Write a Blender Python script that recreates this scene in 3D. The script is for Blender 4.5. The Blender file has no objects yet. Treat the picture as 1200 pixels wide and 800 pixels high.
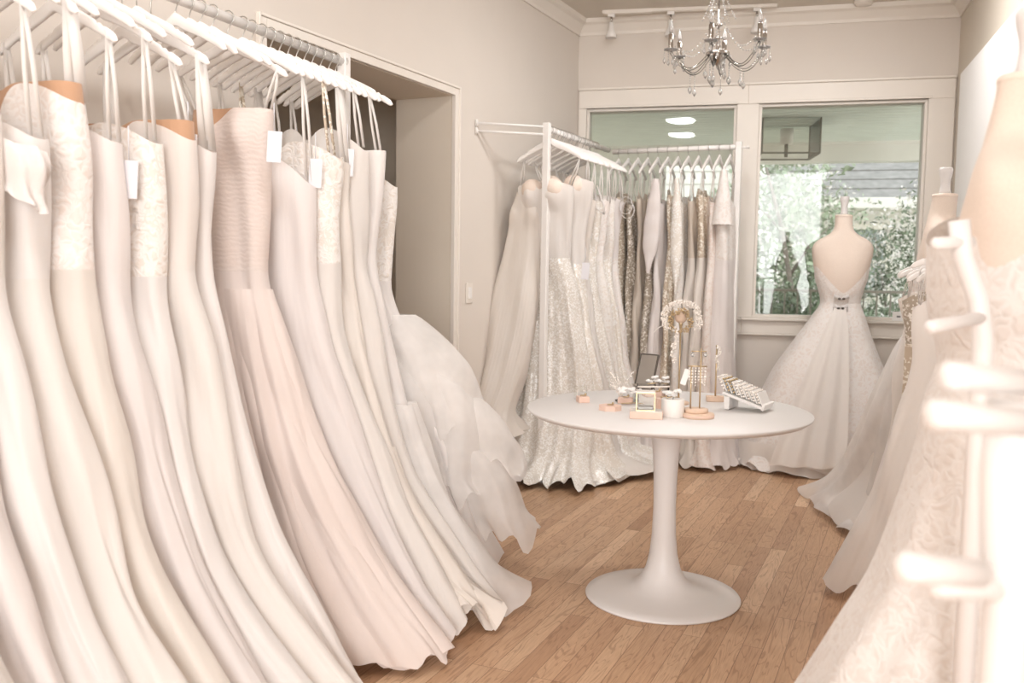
import bpy, bmesh, math, random
import numpy as np
from mathutils import Vector, Matrix, Euler
PI = math.pi
SC = bpy.context.scene
COL = SC.collection

# ------------------------------------------------------------------ camera model (1200x800 photo)
FPX, HC = 1060.0, 1.28
PITCH, ROLL = math.radians(4.62), math.radians(0.8)
FW = np.array([0, math.cos(PITCH), -math.sin(PITCH)])
U0 = np.array([0, math.sin(PITCH), math.cos(PITCH)])
R0 = np.array([1.0, 0, 0])
CR = math.cos(ROLL) * R0 + math.sin(ROLL) * U0
CU = -math.sin(ROLL) * R0 + math.cos(ROLL) * U0
CAMP = np.array([0, 0, HC])

def ray(px, py):
    return FW + CR * (px - 600) / FPX + CU * (400 - py) / FPX
def at(px, py, Y):
    d = ray(px, py); return CAMP + d * (Y / d[1])
def onz(px, py, z=0.0):
    d = ray(px, py); return CAMP + d * ((z - HC) / d[2])
def onplane(px, py, p0, n):
    d = ray(px, py); return CAMP + d * (np.dot(np.array(p0) - CAMP, n) / np.dot(d, n))

# ------------------------------------------------------------------ materials
def new_mat(name):
    m = bpy.data.materials.new(name); m.use_nodes = True
    nt = m.node_tree
    return m, nt, nt.nodes['Principled BSDF'], nt.nodes['Material Output']
def N(nt, typ, **kw):
    n = nt.nodes.new(typ)
    for k, v in kw.items():
        if k in n.inputs: n.inputs[k].default_value = v
        else: setattr(n, k, v)
    return n
def rgb(c): return (c[0], c[1], c[2], 1.0)
def ramp(nt, fac, stops):
    r = nt.nodes.new('ShaderNodeValToRGB')
    while len(r.color_ramp.elements) < len(stops): r.color_ramp.elements.new(0.5)
    for e, (p, c) in zip(r.color_ramp.elements, stops):
        e.position = p; e.color = rgb(c)
    nt.links.new(fac, r.inputs[0]); return r.outputs[0]
def tex(nt, typ, scale, coord='Object', vscale=None, **kw):
    tc = nt.nodes.new('ShaderNodeTexCoord'); mp = nt.nodes.new('ShaderNodeMapping')
    nt.links.new(tc.outputs[coord], mp.inputs[0])
    if vscale: mp.inputs['Scale'].default_value = vscale
    t = N(nt, typ, Scale=scale, **kw); nt.links.new(mp.outputs[0], t.inputs['Vector']); return t
def bump(nt, bs, h, strength, dist=0.01):
    b = N(nt, 'ShaderNodeBump', Strength=strength, Distance=dist)
    nt.links.new(h, b.inputs['Height']); nt.links.new(b.outputs[0], bs.inputs['Normal'])

def plain(name, c, rough=0.5, metal=0.0, var=0.04, nscale=6.0, bstr=0.0, **kw):
    m, nt, b, o = new_mat(name)
    n = tex(nt, 'ShaderNodeTexNoise', nscale, Detail=4.0)
    col = ramp(nt, n.outputs['Fac'], [(0.3, [x * (1 - var) for x in c]), (0.7, [min(1, x * (1 + var)) for x in c])])
    nt.links.new(col, b.inputs['Base Color'])
    b.inputs['Roughness'].default_value = rough; b.inputs['Metallic'].default_value = metal
    for k, v in kw.items(): b.inputs[k].default_value = v
    if bstr: bump(nt, b, n.outputs['Fac'], bstr, 0.004)
    return m

def with_translucent(nt, b, o, c, f):
    t = N(nt, 'ShaderNodeBsdfTranslucent'); t.inputs['Color'].default_value = rgb(c)
    mx = N(nt, 'ShaderNodeMixShader'); mx.inputs[0].default_value = f
    nt.links.new(b.outputs[0], mx.inputs[1]); nt.links.new(t.outputs[0], mx.inputs[2])
    nt.links.new(mx.outputs[0], o.inputs['Surface'])

def fabric(name, c, rough=0.7, fine=260.0, bstr=0.15, trans=0.3, sheen=0.25):
    m, nt, b, o = new_mat(name)
    n = tex(nt, 'ShaderNodeTexNoise', fine, Detail=2.0)
    n2 = tex(nt, 'ShaderNodeTexNoise', 3.0, Detail=3.0)
    col = ramp(nt, n2.outputs['Fac'], [(0.3, [x * .965 for x in c]), (0.7, c)])
    nt.links.new(col, b.inputs['Base Color'])
    b.inputs['Roughness'].default_value = rough; b.inputs['Sheen Weight'].default_value = sheen
    n3 = tex(nt, 'ShaderNodeTexNoise', 1.0, vscale=(26, 26, 2.2), Detail=2.5)
    b1 = N(nt, 'ShaderNodeBump', Strength=.35, Distance=.012); nt.links.new(n3.outputs['Fac'], b1.inputs['Height'])
    b2 = N(nt, 'ShaderNodeBump', Strength=bstr, Distance=.003); nt.links.new(n.outputs['Fac'], b2.inputs['Height']); nt.links.new(b1.outputs[0], b2.inputs['Normal'])
    nt.links.new(b2.outputs[0], b.inputs['Normal'])
    with_translucent(nt, b, o, c, trans); return m

def lace(name, base, motif, scale=38.0, lo=0.42, hi=0.5, bstr=0.6, rough=0.6, trans=0.12):
    """embroidered lace: worm-like motifs raised over a sheer ground"""
    m, nt, b, o = new_mat(name)
    w = tex(nt, 'ShaderNodeTexNoise', scale * .5, Detail=2.0)
    mixv = N(nt, 'ShaderNodeMixRGB'); mixv.inputs[0].default_value = 0.08
    tc = nt.nodes.new('ShaderNodeTexCoord'); nt.links.new(tc.outputs['Object'], mixv.inputs[1]); nt.links.new(w.outputs['Color'], mixv.inputs[2])
    v = N(nt, 'ShaderNodeTexVoronoi', Scale=scale); v.feature = 'DISTANCE_TO_EDGE'; nt.links.new(mixv.outputs[0], v.inputs['Vector'])
    n = tex(nt, 'ShaderNodeTexNoise', scale * .22, Detail=3.0)
    mul = N(nt, 'ShaderNodeMath', operation='MULTIPLY_ADD'); mul.inputs[1].default_value = 1.3
    nt.links.new(v.outputs['Distance'], mul.inputs[0]); nt.links.new(n.outputs['Fac'], mul.inputs[2])
    col = ramp(nt, mul.outputs[0], [(lo, base), (hi + .05, motif), (hi + .2, motif), (hi + .32, base)])
    nt.links.new(col, b.inputs['Base Color']); b.inputs['Roughness'].default_value = rough
    b.inputs['Sheen Weight'].default_value = 0.15
    bump(nt, b, mul.outputs[0], bstr, 0.006)
    with_translucent(nt, b, o, base, trans); return m

def glitter(name, base, spark, scale=120.0, dens=0.32, bstr=0.7):
    """sequined net: tiny bright discs scattered over cloth"""
    m, nt, b, o = new_mat(name)
    v = tex(nt, 'ShaderNodeTexVoronoi', scale)
    n = tex(nt, 'ShaderNodeTexNoise', scale * .16, Detail=3.0)
    sp = N(nt, 'ShaderNodeSeparateColor'); nt.links.new(v.outputs['Color'], sp.inputs[0])
    add = N(nt, 'ShaderNodeMath', operation='MULTIPLY'); nt.links.new(sp.outputs[0], add.inputs[0]); nt.links.new(n.outputs['Fac'], add.inputs[1])
    fac = N(nt, 'ShaderNodeMapRange'); fac.inputs[1].default_value = dens; fac.inputs[2].default_value = dens + .06
    nt.links.new(add.outputs[0], fac.inputs[0])
    mx = N(nt, 'ShaderNodeMixRGB'); mx.inputs[1].default_value = rgb(base); mx.inputs[2].default_value = rgb(spark)
    nt.links.new(fac.outputs[0], mx.inputs[0]); nt.links.new(mx.outputs[0], b.inputs['Base Color'])
    r = N(nt, 'ShaderNodeMapRange'); r.inputs[3].default_value = 0.7; r.inputs[4].default_value = 0.28
    nt.links.new(fac.outputs[0], r.inputs[0]); nt.links.new(r.outputs[0], b.inputs['Roughness'])
    nrm = N(nt, 'ShaderNodeMath', operation='MULTIPLY'); nt.links.new(fac.outputs[0], nrm.inputs[0]); nrm.inputs[1].default_value = .12
    nt.links.new(nrm.outputs[0], b.inputs['Metallic'])
    bump(nt, b, add.outputs[0], bstr, 0.006); return m

def tulle(name, c, alpha=0.5, fine=60.0):
    m, nt, b, o = new_mat(name)
    n = tex(nt, 'ShaderNodeTexNoise', fine, Detail=3.0)
    n2 = tex(nt, 'ShaderNodeTexNoise', 5.0, Detail=3.0)
    d = N(nt, 'ShaderNodeBsdfDiffuse'); d.inputs['Color'].default_value = rgb(c)
    t = N(nt, 'ShaderNodeBsdfTranslucent'); t.inputs['Color'].default_value = rgb(c)
    m1 = N(nt, 'ShaderNodeMixShader'); m1.inputs[0].default_value = .4
    nt.links.new(d.outputs[0], m1.inputs[1]); nt.links.new(t.outputs[0], m1.inputs[2])
    tr = N(nt, 'ShaderNodeBsdfTransparent'); m2 = N(nt, 'ShaderNodeMixShader')
    mr = N(nt, 'ShaderNodeMapRange'); mr.inputs[3].default_value = alpha - .1; mr.inputs[4].default_value = alpha + .1
    mr.inputs[1].default_value = .3; mr.inputs[2].default_value = .7
    nt.links.new(n2.outputs['Fac'], mr.inputs[0]); nt.links.new(mr.outputs[0], m2.inputs[0])
    nt.links.new(tr.outputs[0], m2.inputs[1]); nt.links.new(m1.outputs[0], m2.inputs[2]); nt.links.new(m2.outputs[0], o.inputs['Surface'])
    nt.nodes.remove(b); return m

def glass(name, tint=(0.93, 0.97, 0.95), refl=1.0):
    m, nt, b, o = new_mat(name)
    fr = N(nt, 'ShaderNodeFresnel', IOR=1.45); mu = N(nt, 'ShaderNodeMath', operation='MULTIPLY'); mu.inputs[1].default_value = refl
    n = tex(nt, 'ShaderNodeTexNoise', 2.0)
    col = ramp(nt, n.outputs['Fac'], [(0.2, [x * .99 for x in tint]), (0.8, tint)])
    tr = N(nt, 'ShaderNodeBsdfTransparent'); nt.links.new(col, tr.inputs[0])
    gl = N(nt, 'ShaderNodeBsdfGlossy', Roughness=0.02); mx = N(nt, 'ShaderNodeMixShader')
    nt.links.new(fr.outputs[0], mu.inputs[0]); nt.links.new(mu.outputs[0], mx.inputs[0])
    nt.links.new(tr.outputs[0], mx.inputs[1]); nt.links.new(gl.outputs[0], mx.inputs[2]); nt.links.new(mx.outputs[0], o.inputs['Surface'])
    nt.nodes.remove(b); return m

def wood_floor():
    m, nt, b, o = new_mat('oak_floorboards')
    tc = nt.nodes.new('ShaderNodeTexCoord'); mp = nt.nodes.new('ShaderNodeMapping')
    mp.inputs['Rotation'].default_value = (0, 0, math.radians(-66))
    nt.links.new(tc.outputs['Object'], mp.inputs[0])
    br = N(nt, 'ShaderNodeTexBrick', Scale=1.0); br.offset = 0.37; br.offset_frequency = 3; br.squash = 1.0
    br.inputs['Brick Width'].default_value = 0.85; br.inputs['Row Height'].default_value = 0.070
    br.inputs['Mortar Size'].default_value = 0.0011; br.inputs['Mortar Smooth'].default_value = 0.4
    br.inputs['Bias'].default_value = 0.0
    br.inputs['Color1'].default_value = (0, 0, 0, 1); br.inputs['Color2'].default_value = (1, 1, 1, 1); br.inputs['Mortar'].default_value = (0.5, 0.5, 0.5, 1)
    # wobble rows: per-board random from brick colour
    nt.links.new(mp.outputs[0], br.inputs['Vector'])
    base = ramp(nt, br.outputs['Color'], [(0.0, (0.422, 0.245, 0.142)), (0.25, (0.524, 0.325, 0.199)), (0.5, (0.593, 0.382, 0.239)), (0.75, (0.479, 0.291, 0.171)), (1.0, (0.707, 0.490, 0.325))])
    # grain, stretched along the boards; cathedral figure from distorted wave
    mp2 = nt.nodes.new('ShaderNodeMapping'); mp2.inputs['Scale'].default_value = (1.6, 16, 1)
    nt.links.new(mp.outputs[0], mp2.inputs[0])
    off = N(nt, 'ShaderNodeMixRGB', blend_type='ADD'); off.inputs[0].default_value = 1.0
    sc = N(nt, 'ShaderNodeMixRGB', blend_type='MULTIPLY'); sc.inputs[0].default_value = 1.0; sc.inputs[2].default_value = (37, 23, 11, 1)
    nt.links.new(br.outputs['Color'], sc.inputs[1]); nt.links.new(mp2.outputs[0], off.inputs[1]); nt.links.new(sc.outputs[0], off.inputs[2])
    wv = N(nt, 'ShaderNodeTexNoise', Scale=1.5, Detail=1.5, Distortion=0.9); nt.links.new(off.outputs[0], wv.inputs['Vector'])
    ring = N(nt, 'ShaderNodeMath', operation='MULTIPLY'); ring.inputs[1].default_value = 46.0; nt.links.new(wv.outputs['Fac'], ring.inputs[0])
    sn = N(nt, 'ShaderNodeMath', operation='SINE'); nt.links.new(ring.outputs[0], sn.inputs[0])
    gr = ramp(nt, sn.outputs[0], [(0.0, (1, 1, 1)), (0.72, (1, 1, 1)), (0.96, (0.60, 0.54, 0.50))])
    fine = N(nt, 'ShaderNodeTexNoise', Scale=9.0, Detail=4.0); nt.links.new(mp2.outputs[0], fine.inputs['Vector'])
    fg = ramp(nt, fine.outputs['Fac'], [(0.3, (.86, .84, .82)), (0.65, (1.04, 1.04, 1.04))])
    big = tex(nt, 'ShaderNodeTexNoise', 1.1, Detail=2.0)
    bg = ramp(nt, big.outputs['Fac'], [(0.3, (.92, .92, .92)), (0.7, (1.06, 1.05, 1.04))])
    x = base
    for f, c in ((0.62, gr), (0.9, fg), (0.8, bg)):
        mm = N(nt, 'ShaderNodeMixRGB', blend_type='MULTIPLY'); mm.inputs[0].default_value = f
        nt.links.new(x, mm.inputs[1]); nt.links.new(c, mm.inputs[2]); x = mm.outputs[0]
    mor = N(nt, 'ShaderNodeMixRGB', blend_type='MIX'); nt.links.new(br.outputs['Fac'], mor.inputs[0]); nt.links.new(x, mor.inputs[1]); mor.inputs[2].default_value = (0.16, 0.085, 0.045, 1)
    nt.links.new(mor.outputs[0], b.inputs['Base Color'])
    b.inputs['Roughness'].default_value = 0.42; b.inputs['Specular IOR Level'].default_value = 0.35
    bump(nt, b, br.outputs['Fac'], -0.25, 0.002); return m

M = {}
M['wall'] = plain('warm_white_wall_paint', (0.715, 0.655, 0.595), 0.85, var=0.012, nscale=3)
M['ceiling'] = plain('ceiling_paint', (0.66, 0.605, 0.53), 0.9, var=0.012, nscale=3)
M['alcove'] = plain('beige_paint_in_opening', (0.70, 0.625, 0.53), 0.85, var=0.015, nscale=3)
M['trim'] = plain('white_trim_paint', (0.79, 0.735, 0.67), 0.45, var=0.01)
M['floor'] = wood_floor()
M['white_metal'] = plain('white_powder_coated_metal', (0.82, 0.79, 0.76), 0.35, var=0.01)
M['hanger'] = plain('white_painted_hanger_wood', (0.90, 0.87, 0.845), 0.4, var=0.015, nscale=14)
M['steel'] = plain('brushed_steel', (0.55, 0.53, 0.50), 0.3, 1.0, var=0.05)
M['chrome'] = plain('smoked_chrome', (0.50, 0.47, 0.44), 0.16, 1.0, var=0.03)
M['brass'] = plain('soft_brass', (0.62, 0.485, 0.31), 0.38, 1.0, var=0.05)
M['dark'] = plain('dark_bronze', (0.10, 0.085, 0.07), 0.45, var=0.05)
M['crystal'] = plain('cut_crystal', (0.97, 0.96, 0.95), 0.04, var=0.005); 
M['crystal'].node_tree.nodes['Principled BSDF'].inputs['Transmission Weight'].default_value = 0.75
M['glass'] = glass('window_glass', (0.92, 0.945, 0.93), 0.8)
M['clear'] = glass('clear_acrylic', (0.97, 0.97, 0.96), 1.2)
M['table'] = plain('white_lacquer', (0.71, 0.685, 0.67), 0.45, var=0.006)
M['tablebase'] = plain('white_enamel_base', (0.78, 0.755, 0.745), 0.35, var=0.006)
M['blushblock'] = plain('blush_stained_wood', (0.78, 0.56, 0.46), 0.5, var=0.06, nscale=20)
M['palewood'] = plain('pale_wood', (0.72, 0.53, 0.40), 0.5, var=0.08, nscale=24)
M['wax'] = plain('white_candle_wax', (0.84, 0.80, 0.76), 0.5, var=0.01)
M['pearl'] = plain('pearl', (0.88, 0.82, 0.76), 0.2, var=0.02)
M['card'] = plain('white_card', (0.84, 0.82, 0.80), 0.7, var=0.01)
M['tagpaper'] = plain('pale_grey_price_tag', (0.74, 0.73, 0.76), 0.6, var=0.02)
M['ink'] = plain('grey_print', (0.25, 0.24, 0.24), 0.7)
M['linen'] = plain('mannequin_linen', (0.74, 0.63, 0.545), 0.85, var=0.03, nscale=180, bstr=0.2)
M['linen2'] = plain('pale_mannequin_linen', (0.80, 0.68, 0.59), 0.85, var=0.03, nscale=180, bstr=0.2)
M['tan'] = fabric('tan_lining', (0.56, 0.33, 0.20), trans=0.1)
M['satin'] = fabric('white_satin', (0.915, 0.875, 0.85), 0.48, bstr=0.05)
M['ivory'] = fabric('ivory_crepe', (0.905, 0.86, 0.82), 0.7)
M['cream'] = fabric('cream_silk', (0.895, 0.835, 0.775), 0.55, bstr=0.05)
M['pinkwhite'] = fabric('pale_pink_white_silk', (0.91, 0.855, 0.835), 0.6)
M['champ'] = fabric('champagne_satin', (0.78, 0.69, 0.595), 0.5, bstr=0.05)
M['taupe'] = glitter('taupe_beaded_net', (0.44, 0.375, 0.30), (0.84, 0.80, 0.74), 110, .30)
M['goldbead'] = glitter('gold_beaded_net', (0.60, 0.50, 0.39), (0.90, 0.85, 0.76), 95, .30)
M['glit'] = glitter('silver_sequin_net', (0.69, 0.645, 0.585), (0.85, 0.83, 0.80), 150, .27, .32)
M['glit2'] = glitter('ivory_sequin_net', (0.75, 0.70, 0.635), (0.88, 0.86, 0.83), 120, .32, .4)
M['lace'] = lace('ivory_lace', (0.82, 0.755, 0.69), (0.90, 0.865, 0.83), 40)
M['lace2'] = lace('white_lace_over_blush', (0.845, 0.77, 0.72), (0.90, 0.86, 0.83), 34)
M['lace3'] = lace('blush_lace', (0.80, 0.68, 0.61), (0.87, 0.80, 0.75), 38)
M['tulle'] = tulle('white_tulle', (0.95, 0.925, 0.905), 0.68)
M['tulleg'] = tulle('soft_grey_organza', (0.94, 0.915, 0.895), 0.78)
M['blush'] = fabric('blush_chiffon', (0.90, 0.81, 0.765), 0.75)
def ruched(name, c):
    m, nt, b, o = new_mat(name); w = tex(nt, 'ShaderNodeTexWave', 19.0, Distortion=7.0, Detail=2.0)
    w.bands_direction = 'Z'; w.inputs['Detail Scale'].default_value = 1.6
    col = ramp(nt, w.outputs['Fac'], [(0.0, [x * .975 for x in c]), (0.6, c)]); nt.links.new(col, b.inputs['Base Color'])
    b.inputs['Roughness'].default_value = .8; bump(nt, b, w.outputs['Fac'], .13, .012); with_translucent(nt, b, o, c, .3); return m
M['blush_pleat'] = ruched('blush_ruched_chiffon', (0.90, 0.81, 0.76))
M['peg'] = plain('satin_white_peg_paint', (0.78, 0.755, 0.74), 0.5, var=0.01)
M['lacen'] = lace('soft_lace_over_nude', (0.775, 0.72, 0.68), (0.83, 0.795, 0.765), 36)
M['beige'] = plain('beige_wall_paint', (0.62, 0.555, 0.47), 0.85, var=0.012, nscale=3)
M['ribbon'] = fabric('ivory_ribbon', (0.90, 0.86, 0.82), 0.5)

# ------------------------------------------------------------------ mesh helpers
class MB:
    def __init__(s): s.v = []; s.f = []; s.sm = []
    def add(s, verts, faces, smooth=True):
        n = len(s.v); s.v += [tuple(map(float, p)) for p in verts]
        s.f += [tuple(i + n for i in f) for f in faces]; s.sm += [smooth] * len(faces); return s
    def box(s, c, size, rot=None, bev=0.0):
        """box, chamfered edges when bev > 0"""
        bm = bmesh.new(); bmesh.ops.create_cube(bm, size=1.0)
        for v in bm.verts: v.co = Vector((v.co.x * size[0], v.co.y * size[1], v.co.z * size[2]))
        if bev: bmesh.ops.bevel(bm, geom=bm.edges[:], offset=bev, segments=2, affect='EDGES', profile=0.5)
        Mx = Matrix.Translation(Vector(c)) @ (rot.to_matrix().to_4x4() if rot is not None else Matrix())
        bm.transform(Mx); bm.verts.index_update()
        s.add([v.co[:] for v in bm.verts], [[v.index for v in f.verts] for f in bm.faces], False); bm.free(); return s
    def tube(s, pts, r, n=10, cap=True, rx=None):
        """tube along a polyline; r number or list"""
        P = [Vector(p) for p in pts]; k = len(P)
        R = r if isinstance(r, (list, tuple)) else [r] * k
        t0 = (P[1] - P[0]).normalized(); a = Vector((0, 0, 1)) if abs(t0.z) < .9 else Vector((1, 0, 0))
        nx = t0.cross(a).normalized(); V = []
        for i in range(k):
            t = (P[min(i + 1, k - 1)] - P[max(i - 1, 0)]).normalized()
            nx = (nx - t * nx.dot(t)).normalized(); ny = t.cross(nx)
            for j in range(n):
                an = 2 * PI * j / n; V.append(P[i] + (nx * math.cos(an) + ny * math.sin(an)) * R[i])
        F = [(i * n + j, i * n + (j + 1) % n, (i + 1) * n + (j + 1) % n, (i + 1) * n + j) for i in range(k - 1) for j in range(n)]
        if cap: F += [tuple(range(n - 1, -1, -1)), tuple((k - 1) * n + j for j in range(n))]
        return s.add(V, F)
    def lathe(s, prof, c=(0, 0, 0), n=32, cap=True):
        """prof: (radius, z) list"""
        V = []; 
        for r, z in prof:
            for j in range(n):
                a = 2 * PI * j / n; V.append((c[0] + r * math.cos(a), c[1] + r * math.sin(a), c[2] + z))
        k = len(prof)
        F = [(i * n + j, i * n + (j + 1) % n, (i + 1) * n + (j + 1) % n, (i + 1) * n + j) for i in range(k - 1) for j in range(n)]
        if cap: F += [tuple(range(n - 1, -1, -1)), tuple((k - 1) * n + j for j in range(n))]
        return s.add(V, F)
    def ball(s, c, r, n=8, m=6, sz=1.0):
        pr = [(max(1e-4, r * math.sin(PI * i / m)), -r * sz * math.cos(PI * i / m)) for i in range(m + 1)]
        return s.lathe(pr, c, n)
    def grid(s, A, closed=True):
        """A: rows x cols x 3"""
        m, n = A.shape[:2]; b = len(s.v)
        s.v += [tuple(p) for p in A.reshape(-1, 3).tolist()]
        for i in range(m - 1):
            for j in range(n if closed else n - 1):
                s.f.append((b + i * n + j, b + i * n + (j + 1) % n, b + (i + 1) * n + (j + 1) % n, b + (i + 1) * n + j)); s.sm.append(True)
        return s
    def strip(s, pts, w, th=0.0016, side=(1, 0, 0)):
        """flat ribbon along pts, width along side"""
        sd = Vector(side).normalized(); V = []
        P = [Vector(p) for p in pts]; k = len(P)
        for i in range(k):
            t = (P[min(i + 1, k - 1)] - P[max(i - 1, 0)]).normalized(); nn = t.cross(sd).normalized()
            for a, b in ((-1, -1), (1, -1), (1, 1), (-1, 1)): V.append(P[i] + sd * (a * w / 2) + nn * (b * th / 2))
        F = [(i * 4 + j, i * 4 + (j + 1) % 4, (i + 1) * 4 + (j + 1) % 4, (i + 1) * 4 + j) for i in range(k - 1) for j in range(4)]
        F += [(3, 2, 1, 0), tuple((k - 1) * 4 + j for j in range(4))]
        return s.add(V, F, True)
    def build(s, name, mat, parent=None, loc=None, rotz=0.0):
        me = bpy.data.meshes.new(name); me.from_pydata(s.v, [], s.f); me.update()
        me.polygons.foreach_set('use_smooth', s.sm); me.materials.append(M[mat] if isinstance(mat, str) else mat)
        o = bpy.data.objects.new(name, me); COL.objects.link(o)
        if parent is not None: o.parent = parent
        if loc is not None: o.location = Vector(loc); 
        o.rotation_euler = (0, 0, rotz)
        return o

def tag(o, label, cat, group=None, kind=None):
    o['label'] = label; o['category'] = cat
    if group: o['group'] = group
    if kind: o['kind'] = kind
    return o
def thing(name, label, cat, loc=(0, 0, 0), rotz=0.0, group=None):
    o = bpy.data.objects.new(name, None); COL.objects.link(o); o.empty_display_size = .05
    o.location = Vector([float(x) for x in loc]); o.rotation_euler = (0, 0, rotz); return tag(o, label, cat, group)
def struct(o): o['kind'] = 'structure'; return o
def dup(root, loc, rotz, label, group=None):
    r = root.copy(); COL.objects.link(r); r.location = Vector([float(x) for x in loc]); r.rotation_euler = (0, 0, rotz); r['label'] = label
    if group: r['group'] = group
    for ch in list(root.children):
        c = ch.copy(); COL.objects.link(c); c.parent = r
        for g in list(ch.children):
            d = g.copy(); COL.objects.link(d); d.parent = c
    return r
ORD = ['first', 'second', 'third', 'fourth', 'fifth', 'sixth', 'seventh', 'eighth', 'ninth', 'tenth', 'eleventh', 'twelfth', 'thirteenth', 'fourteenth', 'fifteenth', 'sixteenth', 'seventeenth', 'eighteenth', 'nineteenth', 'twentieth', 'twenty-first', 'twenty-second', 'twenty-third', 'twenty-fourth', 'twenty-fifth']

def pchip(x, y, q):
    x = np.array(x, float); y = np.array(y, float)
    o = np.argsort(x); x = x[o]; y = y[o]; h = np.diff(x); d = np.diff(y) / h
    m = np.zeros_like(y); m[0] = d[0]; m[-1] = d[-1]
    for i in range(1, len(x) - 1):
        if d[i - 1] * d[i] > 0:
            w1 = 2 * h[i] + h[i - 1]; w2 = h[i] + 2 * h[i - 1]; m[i] = (w1 + w2) / (w1 / d[i - 1] + w2 / d[i])
    q = np.clip(q, x[0], x[-1]); k = np.clip(np.searchsorted(x, q) - 1, 0, len(x) - 2)
    t = (q - x[k]) / h[k]
    return (y[k] * (2 * t**3 - 3 * t**2 + 1) + h[k] * m[k] * (t**3 - 2 * t**2 + t) + y[k + 1] * (-2 * t**3 + 3 * t**2) + h[k] * m[k + 1] * (t**3 - t**2))

# ------------------------------------------------------------------ gowns
def gown_surface(g, off=0.0, seed_add=0, n=132, m=64, z0=None, z1=None):
    """rows from the neckline to the hem; local x = across the hanger, local y = along the rail"""
    rs = np.random.RandomState(g['seed'] + seed_add)
    zt, zw = g['zt'], g['zw']; zb = g.get('zb', 0.02)
    zk = [zt, zw, zw - .2, (zw - .2) * .5, zb]
    if z0 is None: z0 = zt
    if z1 is None: z1 = zb
    t = np.linspace(0, 1, m); z = z0 + (z1 - z0) * t
    L = pchip(zk, g['L'], z); R = pchip(zk, g['R'], z); T = pchip(zk, g['T'], z) + off; C = pchip(zk, g.get('C', [0] * 5), z)
    hw = (R - L) / 2 + off; cx = (R + L) / 2
    th0 = np.linspace(0, 2 * PI, 4000, endpoint=False)
    ex, ey = .45 * np.cos(th0), .14 * np.sin(th0)
    ds = np.hypot(np.diff(np.append(ex, ex[0])), np.diff(np.append(ey, ey[0]))); s = np.cumsum(ds); s /= s[-1]
    su = (np.arange(n) + .5) / n; th = np.interp(su, s, th0)
    c, sn = np.cos(th), np.sin(th)
    X = cx[:, None] + hw[:, None] * np.sign(c) * np.abs(c) ** .9
    Y = C[:, None] + T[:, None] * np.sign(sn) * np.abs(sn) ** .8
    Z = np.repeat(z[:, None], n, 1)
    nx, ny = c / .45, sn / .14; l = np.hypot(nx, ny); nx, ny = nx / l, ny / l
    # folds: soft pipes that start at some height and open towards the hem
    D = np.zeros((m, n)); K = g.get('K', 16) + 6
    for k in range(K):
        sk = (k + rs.uniform(-.3, .3)) / K; w = rs.uniform(.35, .75) / K; a = rs.uniform(.5, 1.2) * (1 if k % 2 else -1)
        zs = zw - rs.uniform(-.12, .35); dr = rs.uniform(-.03, .03) * g.get('drift', 1)
        d = (su[None, :] - sk - dr * t[:, None] + .5) % 1 - .5
        lo = np.clip((zs - z) / max(zs - zb, .1), 0, 1)[:, None] ** .7
        D += a * lo * np.exp(-(d / (w * (.55 + .75 * lo))) ** 2)
    A = g.get('A', .03)
    fine = np.sin(su[None, :] * 2 * PI * rs.randint(26, 40) + 3 * np.sin(z[:, None] * 3 + rs.uniform(0, 6))) * np.clip((zw - z) / zw, 0, 1)[:, None]
    D = D * A + fine * A * .16
    # slack cloth: broad random buckles over the whole surface, more in the skirt
    for k in range(9):
        p_, q_ = rs.randint(2, 9), rs.uniform(2, 12)
        D += rs.uniform(.4, 1) * g.get('slack', .0042) * np.sin(su[None, :] * 2 * PI * p_ + rs.uniform(0, 6) + q_ * z[:, None] + 1.2 * np.sin(5 * z[:, None] + rs.uniform(0, 6))) * (1 + .6 * np.clip((zw - z) / zw, 0, 1)[:, None])
    edge = np.cumsum(rs.normal(size=(m + 12))); edge = np.convolve(edge, np.ones(13) / 13, 'valid')[:m]; edge = (edge - np.linspace(edge[0], edge[-1], m)) / (np.abs(edge).max() + 1e-6)
    X += .012 * edge[:, None] * np.clip(c, 0, 1)[None, :] * t[:, None]
    X += nx * D; Y += ny * D * g.get('Ay', .8)
    # neckline and bust
    fr = g.get('front', -1); isf = np.clip(fr * sn * 3, -1, 1)
    wt = np.clip((z - zw) / max(zt - zw, .05), 0, 1)[:, None] ** 1.0
    xx = X[0] - cx[0]; hw0 = hw[0]
    dipf = g.get('dipa', 0) * np.clip(.35 - xx / hw0, 0, 1.3) ** 1.3 + g.get('dipf', .05) * np.exp(-(xx / .04) ** 2) + g.get('dips', .05) * np.abs(xx / hw0) ** 3
    dipb = g.get('dipb', .1) * np.clip(1 - (xx / hw0) ** 2, 0, 1) + g.get('dips', .05) * np.abs(xx / hw0) ** 3
    dip = np.where(isf > 0, dipf, dipb)
    if m > 1 and z0 == zt: Z -= dip[None, :] * wt
    bz = zt - .09
    for sx in (-1, 1):
        xx2 = X - cx[:, None] - sx * .075
        Y += fr * g.get('bust', .03) * np.exp(-((Z - bz) / .075) ** 2 - (xx2 / .06) ** 2) * (np.clip(isf, 0, 1)[None, :])
    # hem: waver, and folds that stand on the floor push out
    if z1 == zb:
        hem = np.clip((.16 - (Z - zb)) / .16, 0, 1)
        hv = g.get('hem', .012) * (np.sin(su * 2 * PI * rs.randint(7, 12) + rs.uniform(0, 6)) + np.sin(su * 2 * PI * rs.randint(13, 21)))
        Z += hem * (hv + 1.6 * g.get('hem', .012))[None, :]
        pu = g.get('puddle', 0.0)
        if pu:
            q = hem ** 2 * pu * (1 + .45 * np.sin(su * 2 * PI * rs.randint(9, 14) + rs.uniform(0, 6)) + .3 * np.sin(su * 2 * PI * rs.randint(19, 27)))[None, :]
            X += nx * q * g.get('pux', 1.0); Y += ny * q
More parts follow.
